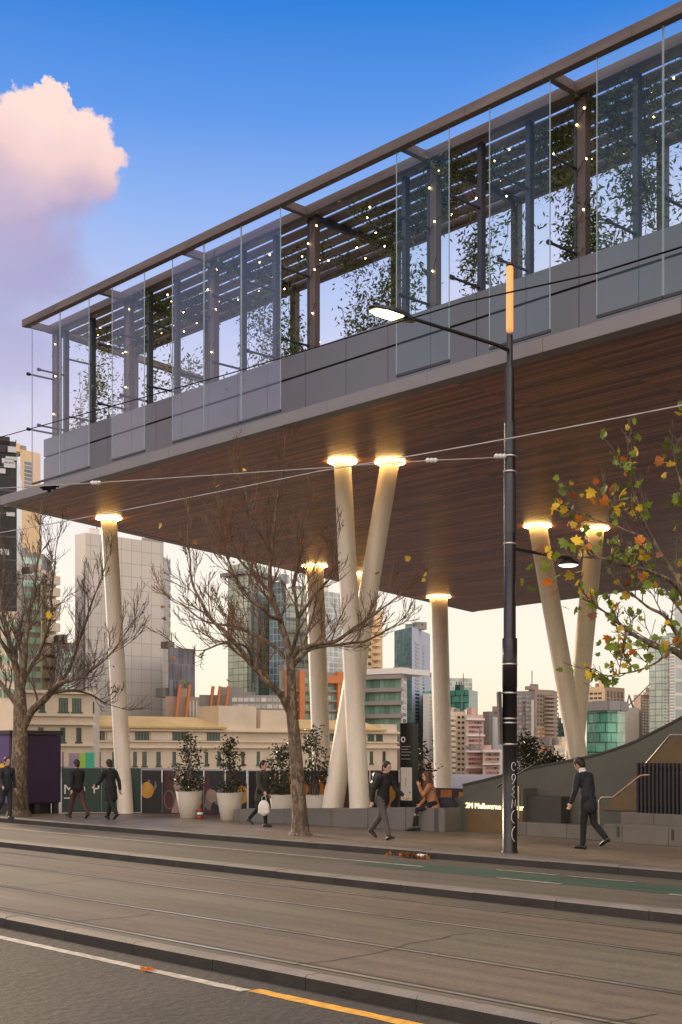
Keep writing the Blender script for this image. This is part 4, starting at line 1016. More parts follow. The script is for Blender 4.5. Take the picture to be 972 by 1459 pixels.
def person(px, py, face, pose, look, label, H=1.7, base=None, z=0.0, extra=None):
    g = base if base is not None else onz(px, py, z)
    J = joints(pose)
    if 'over' in pose: J.update(pose['over'])
    rt = empty('person', g, face); tag(rt, label, 'person', 'people on the footpath')
    k = H / 1.72; low = min(min(J['tL'].z - .032, J['tR'].z - .032), min(J['eL'].z, J['eR'].z) - .04)
    rt.scale = (k, k, k)
    for q in J:
        if q != 'hl': J[q] = J[q] - V3(0, 0, low - .0)
    if 'z0' in pose:
        for q in J:
            if q != 'hl': J[q] = J[q] + V3(0, 0, low + pose['z0'])
    sk = look['skin']; hd = J['head']; f = V3(math.cos(J['hl']), 0, -math.sin(J['hl'])); u = V3(math.sin(J['hl']), 0, math.cos(J['hl']))
    if 'yaw' in pose: f = Matrix.Rotation(R(pose['yaw']), 3, u) @ f
    sd = u.cross(f)
    ch = [[(J['hip'], .12), (J['waist'], .105), (J['chest'], .125), (J['chest'].lerp(J['neck'], .6), .09)],
          [(J['chest'] + V3(0, -.1, .05), .075), (J['chest'] + V3(0, .1, .05), .075)], [(J['sL'], .055), (J['sR'], .055)],
          [(J['neck'] - u * .05, .06), (J['neck'] + u * .05, .052), (hd - u * .03, .05)],
          [(hd - u * .02 - f * .012, .078), (hd + u * .035 - f * .02, .088)], [(hd - u * .075 + f * .042, .045), (hd - u * .02 + f * .04, .06), (hd + u * .04 + f * .035, .066)],
          [(hd + u * .0 + f * .095, .011), (hd - u * .03 + f * .112, .014)], [(hd - u * .062 + f * .094 + sd * .016, .0085), (hd - u * .062 + f * .094 - sd * .016, .0085)]]
    for s in (1, -1): ch.append([(hd + sd * s * .084 + u * .012 - f * .01, .012), (hd + sd * s * .088 - u * .028 - f * .008, .011)])
    for n, s in (('L', 1), ('R', -1)):
        ch += [[(J['s' + n], .05), (J['s' + n].lerp(J['b' + n], .4), .046), (J['b' + n], .037), (J['b' + n].lerp(J['w' + n], .3), .038), (J['w' + n], .026)],
               [(J['h' + n], .085), (J['h' + n].lerp(J['k' + n], .4), .075), (J['k' + n], .052), (J['k' + n].lerp(J['a' + n], .3), .054), (J['a' + n], .034)],
               [(J['e' + n], .03), (J['t' + n], .024)]]
        d = (J['w' + n] - J['b' + n]).normalized()
        if n in pose.get('hand', {}): d = Vector(pose['hand'][n]).normalized()
        side = d.cross(V3(0, 1, 0)); side = side.normalized() if side.length > .05 else V3(1, 0, 0); across = side     # hand edge points forward
        palm_n = d.cross(across).normalized() * (1 if n == 'L' else -1)
        w = J['w' + n]; c0 = w + d * .05
        ch.append([(w, .024), (c0 - across * .012, .026), (c0 + d * .03 - across * .015, .021)]); ch.append([(w + across * .008, .022), (c0 + d * .03 + across * .016, .02)])
        for i, (off, ln) in enumerate(((.03, .07), (.011, .078), (-.01, .073), (-.029, .056))):
            p0 = c0 + d * .03 + across * off; p1 = p0 + (d * .85 - palm_n * .25 * 1) * ln * .5; p2 = p1 + (d * .55 - palm_n * .8).normalized() * ln * .5
            ch.append([(p0 - d * .02, .0095), (p1, .0085), (p2, .007)])
        t0 = w + d * .025 + across * .022; ch.append([(t0, .012), (t0 + (d * .5 + across * .8).normalized() * .035, .0105), (t0 + (d * .8 + across * .75).normalized() * .062, .0085)])
    body = skin('body', ch, .0085, sk, rt, 1)
    # eyes
    for s in (1, -1):
        b = MB(); b.ball(hd + f * .088 + sd * s * .031 + u * .004, .0115, 0, 8, 6); b.build('eye', M['eye'], body, local=True)
    # trousers
    if look.get('trousers'):
        tc = []
        for n in ('L', 'R'):
            lo = look.get('tw', 1.0)
            tc.append([(J['h' + n] + V3(0, 0, .03), .105), (J['h' + n].lerp(J['k' + n], .4), .092 * lo), (J['k' + n], .07 * lo), (J['k' + n].lerp(J['a' + n], .35), .066 * lo), (J['a' + n] + (J['k' + n] - J['a' + n]).normalized() * .03, .056 * lo)])
        tc.append([(J['hip'], .13), (J['waist'] - V3(0, 0, .05), .118)]); tc.append([(J['hip'] + V3(0, -.05, 0), .115), (J['hip'] + V3(0, .05, 0), .115)])
        skin('trousers', tc, .014, look['trousers'], rt, 3)
    # coat / jacket
    if look.get('coat'):
        cl = look.get('coatlen', .1); cw = look.get('coatw', 1.0)
        dn = (J['hip'] - J['waist']).normalized()
        cc = [[(J['hip'] + dn * cl + V3(.0, 0, 0), .15 * cw), (J['hip'], .145 * cw), (J['waist'], .128), (J['chest'], .15), (J['chest'].lerp(J['neck'], .7), .09)],
              [(J['chest'] + V3(0, -.1, .06), .095), (J['chest'] + V3(0, .1, .06), .095)], [(J['sL'], .075), (J['sR'], .075)],
              [(J['hip'] + dn * cl + V3(0, -.06, 0), .125 * cw), (J['waist'] + V3(0, -.05, 0), .105)], [(J['hip'] + dn * cl + V3(0, .06, 0), .125 * cw), (J['waist'] + V3(0, .05, 0), .105)],
              [(J['neck'] - u * .03, .075), (J['neck'] + u * .0, .07)]]
        for n in ('L', 'R'):
            cc.append([(J['s' + n], .075), (J['s' + n].lerp(J['b' + n], .4), .068), (J['b' + n], .057), (J['b' + n].lerp(J['w' + n], .5), .052), (J['w' + n] - (J['w' + n] - J['b' + n]).normalized() * .01, .042)])
        skin('coat', cc, .014, look['coat'], rt, 3)
    if look.get('collar'):
        b = MB(); skin('collar', [[(J['neck'] + u * .0, .076), (J['neck'] + u * .035, .07)]], .012, look['collar'], rt, 2)
    if look.get('scarf'):
        skin('scarf', [[(J['neck'] - u * .02, .088), (J['neck'] + u * .035, .078)], [(J['neck'] + f * .07, .05), (J['chest'] + f * .13, .05), (J['waist'] + f * .12, .04)]], .013, look['scarf'], rt, 2)
    # hair
    hc = [[(hd + u * .035 - f * .03, .1), (hd + u * .05 - f * .012, .098)], [(hd - u * .03 - f * .055, .075), (hd + u * .03 - f * .04, .09)], [(hd + u * .085 + f * .035, .045), (hd + u * .09 - f * .02, .06)]]
    if look.get('long'):
        for s in (1, -1): hc.append([(hd + u * .03 + sd * s * .075 - f * .005, .04), (hd - u * .08 + sd * s * .085 - f * .01, .042), (hd - u * .22 + sd * s * .09 + f * .02, .045), (hd - u * .34 + sd * s * .085 + f * .05, .028)])
        hc.append([(hd - u * .02 - f * .06, .08), (hd - u * .2 - f * .07, .075), (hd - u * .3 - f * .06, .05)])
    skin('hair', hc, .012, look['hair'], rt, 1)
    for n in ('L', 'R'): skin('shoe', [shoe_chain(J, n)], .011, look['shoe'], rt, 1)
    if extra: extra(rt, J, f, u, sd)
    return rt, J
M['eye'] = mat('eye_dark', (.02, .015, .012), .2)
M['skin'] = mat('skin', (.5, .3, .22), .55, var=.08); M['skinwarm'] = mat('skin_warm', (.55, .31, .2), .55, var=.08)
M['black_cloth'] = mat('black_cloth', (.012, .012, .013), .85, var=.3, bump=.9, scale=1.6); M['navy_cloth'] = mat('navy_cloth', (.02, .022, .032), .8, var=.25, bump=.9, scale=1.6); M['plum_cloth'] = mat('plum_cloth', (.075, .028, .027), .85, var=.2, bump=.9, scale=1.6)
M['grey_cloth'] = mat('grey_cloth', (.085, .078, .07), .85, var=.2, bump=.9, scale=1.6); M['olive_cloth'] = mat('olive_cloth', (.04, .042, .025), .85, var=.25, bump=.9, scale=1.6); M['camel_cloth'] = mat('camel_cloth', (.42, .2, .085), .85, var=.2, bump=.9, scale=1.6)
M['scarf_cloth'] = mat('scarf_cloth', (.16, .05, .04), .9, var=.6, scale=22); M['yellow_cloth'] = mat('yellow_cloth', (.6, .34, .02), .8, var=.15); M['white_cloth'] = mat('white_cloth', (.7, .66, .62), .8, var=.05)
M['leather'] = mat('black_leather', (.01, .009, .008), .4); M['hair_brown'] = mat('hair_brown', (.10, .045, .02), .6, var=.4, scale=30, stretch=(4, 4, .4)); M['hair_dark'] = mat('hair_dark', (.02, .014, .01), .6, var=.4, scale=30)
FACE_R, FACE_L = 0.0, math.pi     # walking right (+x) / left along the street
def lk(coat, trousers, hair='hair_dark', shoe='leather', skin_='skin', **k):
    d = dict(coat=M[coat], trousers=M[trousers], hair=M[hair], shoe=M[shoe], skin=M[skin_]); d.update(k); return d
WALK = dict(lean=6, legL=(24, 6), legR=(-20, 18), footL=-14, footR=30, armL=(-22, 18, 12), armR=(20, 30, 12))
WALK2 = dict(lean=8, legL=(-22, 22), legR=(22, 4), footL=34, footR=-12, armL=(24, 35, 12), armR=(-24, 15, 12))
STEP = dict(lean=4, legL=(6, 4), legR=(-8, 38), footL=0, footR=28, armL=(-10, 25, 12), armR=(12, 30, 12))
p1, J1 = person(9, 1167, FACE_R, STEP, lk('navy_cloth', 'navy_cloth', coatlen=.05), 'person in dark clothes with a yellow backpack at the left edge of the photo', 1.68)
person(111, 1166.5, FACE_L, WALK, lk('black_cloth', 'plum_cloth', coatlen=.02, tw=1.05), 'person walking left in dark jacket and plum trousers by the MQ hoarding', 1.64)
person(158, 1168.5, FACE_L, WALK2, lk('black_cloth', 'black_cloth', 'hair_dark', coatlen=.28, coatw=1.05), 'person in a long black coat walking beside the leftmost white column', 1.66)
p4, J4 = person(373, 1178.5, FACE_R + .25, STEP, lk('olive_cloth', 'black_cloth', coatlen=.2, coatw=1.1, tw=.9), 'person in an olive coat carrying a white bag left of the middle tree', 1.62)
p5, J5 = person(545, 1196.5, FACE_R, dict(WALK2, lean=10), lk('black_cloth', 'grey_cloth', coatlen=.06), 'person in black jacket and grey trousers striding in front of the bench', 1.68)
p6, J6 = person(838, 1210, FACE_L, dict(STEP, lean=13, head=14, armL=(6, 16, 9), armR=(-8, 18, 9)), lk('navy_cloth', 'black_cloth', 'hair_dark', coatlen=.14, collar=M['white_cloth']), 'man in dark suit jacket and white collar bending forward by the ramp', 1.76)
# seated woman on the bench end
sb_ = onz(597, 1184); seat = .56
sit = dict(lean=14, head=-6, yaw=10, legL=(73, 73), legR=(69, 58), armL=(34, 126, 3), armR=(8, 34, 4), hip=.672, footL=2, footR=6, z0=0.0)
p7, J7 = person(0, 0, R(-136), sit, lk('camel_cloth', 'black_cloth', 'hair_brown', skin_='skinwarm', coatlen=.1, scarf=M['scarf_cloth'], tw=.82, long=True), 'seated woman in a camel coat and scarf resting chin on hand on the bench', 1.66, base=sb_ + bn * .17 + bd * .30)
# carry bag, back packs
def softbag(name, c, d, m, label, cat, rz=0.0, handle=True):
    rt = empty(name, c, rz); tag(rt, label, cat)
    skin('bag_body', [('ball', V3(0, 0, d[2] * .5), (d[0] * .5, d[1] * .5, d[2] * .52)), [(V3(-d[0] * .3, 0, d[2] * .25), d[1] * .42), (V3(d[0] * .3, 0, d[2] * .25), d[1] * .42)], [(V3(-d[0] * .26, 0, d[2] * .7), d[1] * .34), (V3(d[0] * .26, 0, d[2] * .7), d[1] * .34)]], .013, m, rt, 2)
    if handle:
        b = MB(); b.tube([V3(-.07, 0, d[2] * .95), V3(-.06, 0, d[2] * 1.2), V3(0, 0, d[2] * 1.3), V3(.06, 0, d[2] * 1.2), V3(.07, 0, d[2] * .95)], .007, 6); b.build('handle', m, rt, local=True)
    return rt
bpy.context.view_layer.update()
softbag('backpack', p1.matrix_world @ (J1['chest'] + V3(-.22, 0, -.2)), (.24, .3, .46), M['yellow_cloth'], 'yellow backpack worn by the person at the left edge of the photo', 'bag', 0, False)
hw = p4.matrix_world @ (J4['wR'] + V3(0.0, 0, -.09)); softbag('carry_bag', hw - UP * .50, (.34, .16, .38), M['white_cloth'], 'white carry bag held by the person in the olive coat', 'bag', .25)
bb_ = onz(622, 1185) + bn * .35; softbag('backpack', Vector((bb_.x, bb_.y, .565)), (.62, .3, .2), M['navy_cloth'], 'dark bag lying on the bench beside the seated woman', 'bag', .3, False)
hb = p5.matrix_world @ (J5['chest'] + V3(-.2, 0, -.14)); softbag('backpack', hb, (.2, .3, .38), M['leather'], 'dark backpack worn by the person striding in front of the bench', 'bag', 0, False)

# ============================================================= CITY BEHIND
GZ = -8.0
def seg_frame(p, q, out):
    d = Vector((q.x - p.x, q.y - p.y, 0)); ln = d.length; d.normalize(); n = Vector((d.y, -d.x, 0))
    if n.dot(out) < 0: n = -n
    return d, n, ln
def zat(py, D): return CAMZ + (HY - py) / F * D
class Tower:
    def __init__(s, name, chain, ytop, thick, m, label, cat='building', group='city buildings behind the pavilion', zbot=GZ, ztop=None):
        s.P = [atd(px, HY, D) for px, D in chain]; s.D = [D for px, D in chain]; s.px = [px for px, D in chain]
        for p in s.P: p.z = 0
        s.zt = zat(ytop, s.D[0]) if ztop is None else ztop; s.zb = zbot
        s.out = (-FW)
        back = [p + Vector((p.x, p.y, 0)).normalized() * thick for p in reversed(s.P)]
        pts = s.P + back
        # orientation
        ar = sum(pts[i].x * pts[(i + 1) % len(pts)].y - pts[(i + 1) % len(pts)].x * pts[i].y for i in range(len(pts)))
        ctr = sum(pts, Vector()) / len(pts)
        b = MB(); n = len(pts); u = 0.0
        for i in range(n):
            p, q = pts[i], pts[(i + 1) % n]; ln = (q - p).length
            vs = [Vector((p.x, p.y, zbot)), Vector((q.x, q.y, zbot)), Vector((q.x, q.y, s.zt)), Vector((p.x, p.y, s.zt))]
            b.uv[len(b.f)] = [(u, zbot), (u + ln, zbot), (u + ln, s.zt), (u, s.zt)] if ar > 0 else [(u, s.zt), (u + ln, s.zt), (u + ln, zbot), (u, zbot)]
            b.add(vs if ar > 0 else vs[::-1], [(0, 1, 2, 3)], min(i, len(m) - 1) if isinstance(m, list) else 0)
            if ar <= 0: b.uv[len(b.f) - 1] = [(u, s.zt), (u + ln, s.zt), (u + ln, zbot), (u, zbot)]
            u += ln
        cap = [Vector((p.x, p.y, s.zt)) for p in pts]; b.add(cap if ar > 0 else cap[::-1], [tuple(range(n))], 0)
        s.rt = empty(name, Vector((s.P[0].x, s.P[0].y, zbot))); tag(s.rt, label, cat, group)
        s.body = b.build('wall', m, s.rt)
        if ztop is None and zbot == GZ:      # lift overruns and plant on the roof
            rg = random.Random(int(s.px[0] * 7 + ytop)); d0, n0, l0 = s.frame(0)
            for k in range(rg.randint(1, 3)):
                w_ = l0 * rg.uniform(.12, .3); u_ = rg.uniform(.05, .65) * l0
                s.box('roof_plant', 0, u_, u_ + w_, s.zt + .01, s.zt + rg.uniform(.5, 1.5), M['greywall'] if k else (m[0] if isinstance(m, list) else m), -1.5 - k, 3 + k * 2)
            if rg.random() < .4:
                p_ = s.P[0] + d0 * (l0 * rg.uniform(.3, .7)) - n0 * 3; b3 = MB(); b3.tube([Vector((p_.x, p_.y, s.zt)), Vector((p_.x, p_.y, s.zt + rg.uniform(2, 4)))], .09, 5); b3.build('mast', M['crane'], s.rt)
    def frame(s, i=0): 
        d, n, ln = seg_frame(s.P[i], s.P[i + 1], s.out); return d, n, ln
    def at(s, i, px):
        """distance along face i at which the photo column px meets it"""
        d, n, ln = s.frame(i); r = ray(px, HY); p = s.P[i]
        den = r.x * d.y - r.y * d.x
        return (r.x * -p.y - r.y * -p.x) / den * -1 if False else ((p.y * r.x - p.x * r.y) / (r.y * d.x - r.x * d.y))
    def box(s, name, i, u0, u1, z0, z1, m, proud=.12, deep=.3, parent=None):
        d, n, ln = s.frame(i); b = MB(); a = s.P[i] + d * u0; c = s.P[i] + d * u1
        vs = [a + n * proud, c + n * proud, c - n * deep, a - n * deep]; vs = [Vector((v.x, v.y, z0)) for v in vs] + [Vector((v.x, v.y, z1)) for v in vs]
        b.add(vs, [(3, 2, 1, 0), (4, 5, 6, 7), (0, 1, 5, 4), (1, 2, 6, 5), (2, 3, 7, 6), (3, 0, 4, 7)]); return b.build(name, m, parent or s.rt)
    def grid(s, i, u0, u1, z0, z1, nu, nz, fw, fh, m, name='window', proud=.08, skip=None, limit=98):
        """windows as individual parts, one mesh shared"""
        d, n, ln = s.frame(i); cu = (u1 - u0) / nu; cz = (z1 - z0) / nz; w, h = cu * fw, cz * fh
        b = MB(); b.box((0, 0, 0), (w, .4, h)); proto = None; rz = math.atan2(d.y, d.x); cnt = 0; rest = MB()
        for k in range(nz):
            for j in range(nu):
                if skip and skip(j, k): continue
                p = s.P[i] + d * (u0 + cu * (j + .5)) + n * (proud - .2); p = Vector((p.x, p.y, z1 - cz * (k + .5)))
                if cnt >= limit: rest.box(p, (w, .4, h), rz); continue
                if proto is None: proto = b.build(name, m, s.rt, local=True); o = proto
                else: o = dup(proto, s.rt)
                o.location = p - wloc(s.rt); o.rotation_euler = (0, 0, rz); cnt += 1
        if rest.v: o = rest.build(name, m, s.rt); o['kind'] = 'stuff'
    def slabs(s, i, u0, u1, z0, z1, nz, th, m, name='balcony', proud=1.2, limit=98):
        d, n, ln = s.frame(i); cz = (z1 - z0) / nz; proto = None; rz = math.atan2(d.y, d.x)
        for k in range(min(nz, limit)):
            b = MB(); b.box((0, 0, 0), (u1 - u0, proud, th))
            p = s.P[i] + d * ((u0 + u1) / 2) + n * (proud / 2 - .02); p = Vector((p.x, p.y, z1 - cz * (k + 1) + th / 2))
            if proto is None: proto = b.build(name, m, s.rt, local=True); o = proto
            else: o = dup(proto, s.rt)
            o.location = p - wloc(s.rt); o.rotation_euler = (0, 0, rz)

M['crane'] = mat('crane_steel', (.2, .17, .15), .6)
M['cream'] = mat('cream_stucco', (.62, .51, .36), .85, var=.1, scale=.3); M['creamtrim'] = mat('cream_trim', (.66, .55, .40), .8, var=.08, scale=.4); M['ochreroof'] = mat('ochre_roof', (.50, .345, .13), .8, var=.15, scale=.3)
M['winframe'] = mat('green_window_frame', (.05, .085, .055), .5); M['winglass'] = rand_glass('old_window_glass', (.03, .04, .035), (.10, .14, .10))
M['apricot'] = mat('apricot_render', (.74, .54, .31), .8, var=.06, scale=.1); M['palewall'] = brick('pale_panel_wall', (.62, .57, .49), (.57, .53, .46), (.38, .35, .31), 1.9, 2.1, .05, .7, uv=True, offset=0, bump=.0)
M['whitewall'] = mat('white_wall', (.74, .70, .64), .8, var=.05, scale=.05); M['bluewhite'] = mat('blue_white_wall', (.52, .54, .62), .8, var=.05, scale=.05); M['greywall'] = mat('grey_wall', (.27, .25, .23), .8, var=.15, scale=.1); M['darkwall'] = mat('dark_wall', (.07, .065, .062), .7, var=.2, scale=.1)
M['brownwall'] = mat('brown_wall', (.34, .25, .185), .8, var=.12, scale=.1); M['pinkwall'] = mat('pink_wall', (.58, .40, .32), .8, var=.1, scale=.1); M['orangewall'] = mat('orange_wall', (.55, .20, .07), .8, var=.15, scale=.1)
M['darkglass'] = brick('black_curtain', (.008, .009, .012), (.02, .022, .028), (.03, .03, .034), 1.2, 1.6, .05, .3, uv=True, offset=0, bump=0, spec=.25)
M['tealglass'] = brick('teal_curtain', (.09, .22, .22), (.03, .09, .11), (.14, .18, .18), 1.1, .9, .06, .15, uv=True, offset=0, bump=0, spec=.8, nvar=.35)
M['greenglass'] = brick('green_curtain', (.17, .50, .33), (.05, .24, .17), (.03, .07, .06), 2.3, 1.45, .10, .2, uv=True, offset=.5, bump=0, spec=.8, nvar=.35)
M['paleglass'] = brick('pale_green_curtain', (.68, .72, .56), (.5, .58, .47), (.22, .28, .26), 1.5, 1.15, .07, .15, uv=True, offset=0, bump=0, spec=.8, nvar=.2)
M['blueglass'] = brick('blue_curtain', (.12, .19, .21), (.05, .09, .11), (.3, .34, .33), .8, 1.1, .06, .12, uv=True, offset=0, bump=0, spec=.9, nvar=.3)
M['skyglass'] = brick('grey_blue_curtain', (.50, .55, .49), (.30, .36, .36), (.66, .62, .54), 1.3, .95, .11, .15, uv=True, offset=0, bump=0, spec=.8, nvar=.25)
M['patchglass'] = brick('patchwork_panel', (.16, .17, .22), (.05, .045, .05), (.2, .16, .12), .55, 2.4, .05, .3, uv=True, offset=.5, bump=0, nvar=.4)
M['winmint'] = rand_glass('mint_window', (.20, .40, .30), (.42, .62, .50)); M['windark'] = rand_glass('dark_window', (.025, .028, .03), (.12, .12, .115)); M['winwarm'] = rand_glass('warm_window', (.3, .2, .12), (.75, .4, .12)); M['wingreen'] = rand_glass('green_window', (.05, .16, .12), (.22, .40, .30)); M['winblue'] = rand_glass('blue_window', (.08, .14, .25), (.2, .3, .42)); M['winpale'] = rand_glass('pale_window', (.25, .27, .26), (.5, .48, .44)); M['winrose'] = rand_glass('rose_window', (.1, .07, .07), (.42, .24, .22))  # the warm windows' orange is reflected sunset put into the glass colour
M['cloudreflect'] = mat('painted_glass_reflection', (.5, .52, .56), .1, var=.3, scale=.05)  # pale colour standing in for reflected brightness on dark glass

# black glass tower at the left edge, rounded shoulder
t = Tower('office_tower', [(-60, 118), (24, 120), (31, 132)], 640, 40, [M['darkglass'], M['blueglass'], M['darkglass']], 'black glass tower at the left edge above the bare tree')
for k, (y0, y1, w) in enumerate(((628, 640, 26), (622, 628, 22))):
    z0, z1 = zat(y0 + 12, 120), zat(y0, 120); t.box('roof_step', 0, 0, t.at(0, 24 - k * 9), z0 - .3 + k * .3, zat(y0, 120), M['darkglass'], -.4, 30)
for k in range(11):
    z = zat(668 + k * 33, 120); t.box('floor_band', 0, 0, t.at(0, 24), z, z + .16, M['darkwall'], .06, .2)
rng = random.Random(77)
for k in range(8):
    z = zat(690 + rng.uniform(-50, 140), 120); u = t.at(0, rng.uniform(-6, 12)); t.box('light_shelf', 0, u, u + rng.uniform(.6, 1.5), z, z + rng.uniform(.25, .6), M['cloudreflect'], .14, .2)  # pale boxes drawn as the white reflections in the black glass
# yellow green low block beneath it
t = Tower('apartment_block', [(-50, 104), (27, 106)], 868, 20, M['creamtrim'], 'low cream block with greenish windows under the black tower')
t.grid(0, t.at(0, -30), t.at(0, 26), zat(1000, 106), zat(880, 106), 5, 5, .75, .5, M['wingreen'])
t = Tower('apartment_tower', [(29, 200), (58, 203)], 640, 26, M['apricot'], 'apricot tower with a strip of blue windows behind the black tower')
u0, u1 = t.at(0, 35), t.at(0, 46); t.grid(0, u0, u1, zat(700, 200), zat(655, 200), 1, 8, 1.0, .6, M['winblue'])
t = Tower('apartment_tower', [(31, 262), (56, 264)], 731, 22, M['whitewall'], 'pale grey tower just under the left corner of the slab')
t.grid(0, t.at(0, 33), t.at(0, 54), zat(800, 262), zat(735, 262), 5, 9, .5, .35, M['winpale'])
t = Tower('apartment_tower', [(30, 176), (62, 178), (74, 186)], 786, 20, M['greywall'], 'grey apartment tower with mint green window bands behind the left tree')
t.grid(0, t.at(0, 32), t.at(0, 60), zat(985, 176), zat(790, 176), 3, 12, .92, .55, M['winmint'])
t = Tower('apartment_tower', [(58, 166), (80, 168)], 812, 14, M['creamtrim'], 'narrow cream tower with stacked balconies behind the left tree')
t.slabs(0, .2, t.frame()[2] - .1, zat(1000, 166), zat(815, 166), 11, 1.1, M['creamtrim'], 'balcony', 1.0); t.grid(0, .4, t.frame()[2] - .3, zat(1000, 166), zat(815, 166), 2, 11, .8, .5, M['wingreen'])
t = Tower('apartment_block', [(79, 160), (108, 161)], 915, 12, M['greywall'], 'short grey block with mint windows left of the pale blank tower')
t.grid(0, t.at(0, 88), t.at(0, 106), zat(1000, 160), zat(925, 160), 2, 5, .8, .55, M['winmint'])
# pale blank tower with stepped top
t = Tower('office_tower', [(107, 202), (122, 200), (232, 210)], 762, 34, [M['whitewall'], M['palewall'], M['palewall']], 'tall pale blank walled tower behind the leftmost column')
t.grid(1, t.at(1, 119), t.at(1, 128), zat(990, 200), zat(800, 200), 2, 1, .22, 1, M['greywall'], 'vertical_slot', .06)
t2 = Tower('stair_core', [(202, 212), (233, 214)], 766, 20, M['greywall'], 'grey stepped block on top of the pale blank tower', zbot=zat(800, 212))
t = Tower('office_tower', [(230, 214), (243, 219)], 792, 20, M['palewall'], 'narrow pale side wing right of the blank tower with green edge')
t.grid(0, t.frame()[2] - 1.0, t.frame()[2], zat(1010, 214), zat(800, 214), 1, 16, .8, .45, M['wingreen'])
t = Tower('office_block', [(240, 188), (278, 192)], 922, 18, M['patchglass'], 'dark block of patchwork vertical panels right of the pale tower')
# cluster of pale green glass towers
t = Tower('glass_tower', [(325, 228), (352, 224), (386, 232)], 806, 26, [M['paleglass'], M['paleglass'], M['paleglass']], 'pale green glass tower with dark fins behind the middle tree')
for px in (356, 366): u = t.at(1, px); t.box('dark_fin', 1, u, u + .9, 0, t.zt, M['blueglass'], .3, .3)
t.box('crown_slab', 0, -1, t.frame(0)[2] + .1, t.zt - 2, t.zt - 1.4, M['greywall'], 1, 3); t.box('crown_slab', 1, -.1, t.frame(1)[2] + 1.6, t.zt - 2, t.zt - 1.4, M['greywall'], 1, 3)
t = Tower('glass_tower', [(384, 214), (408, 212)], 830, 24, M['blueglass'], 'blue glass tower strip left of the middle tree trunk')
t = Tower('glass_tower', [(402, 240), (476, 246)], 838, 26, M['paleglass'], 'broad pale green glass tower behind the middle tree crown')
for k in range(10): t.box('floor_band', 0, 0, t.frame()[2], zat(862 + k * 20, 240), zat(862 + k * 20, 240) + .4, M['greywall'], .2, .2)
t = Tower('glass_tower', [(462, 224), (500, 230)], 842, 22, M['skyglass'], 'grey glass tower between the paired white columns')
t = Tower('apartment_tower', [(514, 292), (545, 296)], 868, 22, M['apricot'], 'apricot tower with small balconies right of the paired white columns')
t.slabs(0, t.at(0, 530), t.at(0, 539), zat(1000, 292), zat(880, 292), 12, .9, M['apricot'], 'balcony', 1.6); t.grid(0, t.at(0, 522), t.at(0, 540), zat(1000, 292), zat(880, 292), 2, 12, .45, .4, M['windark'])
# orange framed building and grey screens
t = Tower('office_block', [(284, 196), (408, 198)], 990, 16, M['greywall'], 'grey screened block with slanted orange fins behind the heritage roof')
t.grid(0, t.at(0, 330), t.at(0, 405), zat(1030, 196), zat(992, 196), 9, 4, .86, .6, M['winpale'])
for px, sl in ((296, .8), (306, .8), (318, .8), (243, .8), (258, .8)):
    if px > 284: 
        d, n, ln = t.frame(); p = t.P[0] + d * t.at(0, px) + n * .8; b = MB(); b.tube([Vector((p.x, p.y, zat(1036, 196))), Vector((p.x, p.y, zat(978, 196))) + d * sl], .26, 6); b.build('orange_fin', M['orangewall'], t.rt)
t = Tower('office_block', [(236, 186), (284, 189)], 992, 10, M['brownwall'], 'brown block with two slanted orange fins left of the grey screens')
for px in (246, 260):
    d, n, ln = t.frame(); p = t.P[0] + d * t.at(0, px) + n * .8; b = MB(); b.tube([Vector((p.x, p.y, zat(1036, 186))), Vector((p.x, p.y, zat(975, 186))) + d * .8], .26, 6); b.build('orange_fin', M['orangewall'], t.rt)
t.grid(0, t.at(0, 264), t.at(0, 282), zat(1030, 186), zat(996, 186), 4, 1, .5, .9, M['winpale'])
t = Tower('apartment_block', [(398, 200), (494, 205)], 956, 16, M['greywall'], 'glazed apartment block with bright orange frames behind the paired columns')
t.grid(0, t.at(0, 402), t.at(0, 492), zat(1040, 200), zat(962, 200), 9, 6, .84, .66, M['wingreen'])
for px in (404, 424, 443, 478, 489): u = t.at(0, px); t.box('orange_frame', 0, u, u + .9, zat(1042, 200), zat(955, 200), M['orangewall'], .9, .1)
t.box('orange_frame', 0, t.at(0, 443), t.at(0, 490), zat(972, 200), zat(961, 200), M['orangewall'], 1.0, .1)
for k in range(5): t.box('floor_band', 0, 0, t.frame()[2], zat(985 + k * 14, 200), zat(985 + k * 14, 200) + .35, M['greywall'], .5, .1)
# grey green low apartments
t = Tower('apartment_block', [(518, 208), (572, 204), (580, 212)], 962, 14, [M['greywall'], M['whitewall'], M['greywall']], 'grey low apartment block with green glazing left of the black totem')
t.grid(0, t.at(0, 520), t.at(0, 570), zat(1040, 206), zat(966, 206), 7, 4, .82, .7, M['wingreen'])
for k in range(4): t.box('floor_band', 0, -.3, t.frame()[2] + .3, zat(966 + k * 18.5, 206) - .2, zat(966 + k * 18.5, 206) + .45, M['greywall'], .8, .1)
t.box('roof_slab', 0, -.3, t.frame()[2] + .5, t.zt, t.zt + .9, M['whitewall'], .8, 8); t.grid(1, .2, t.frame(1)[2] - .1, zat(1040, 204), zat(966, 204), 1, 8, .6, .5, M['windark'])
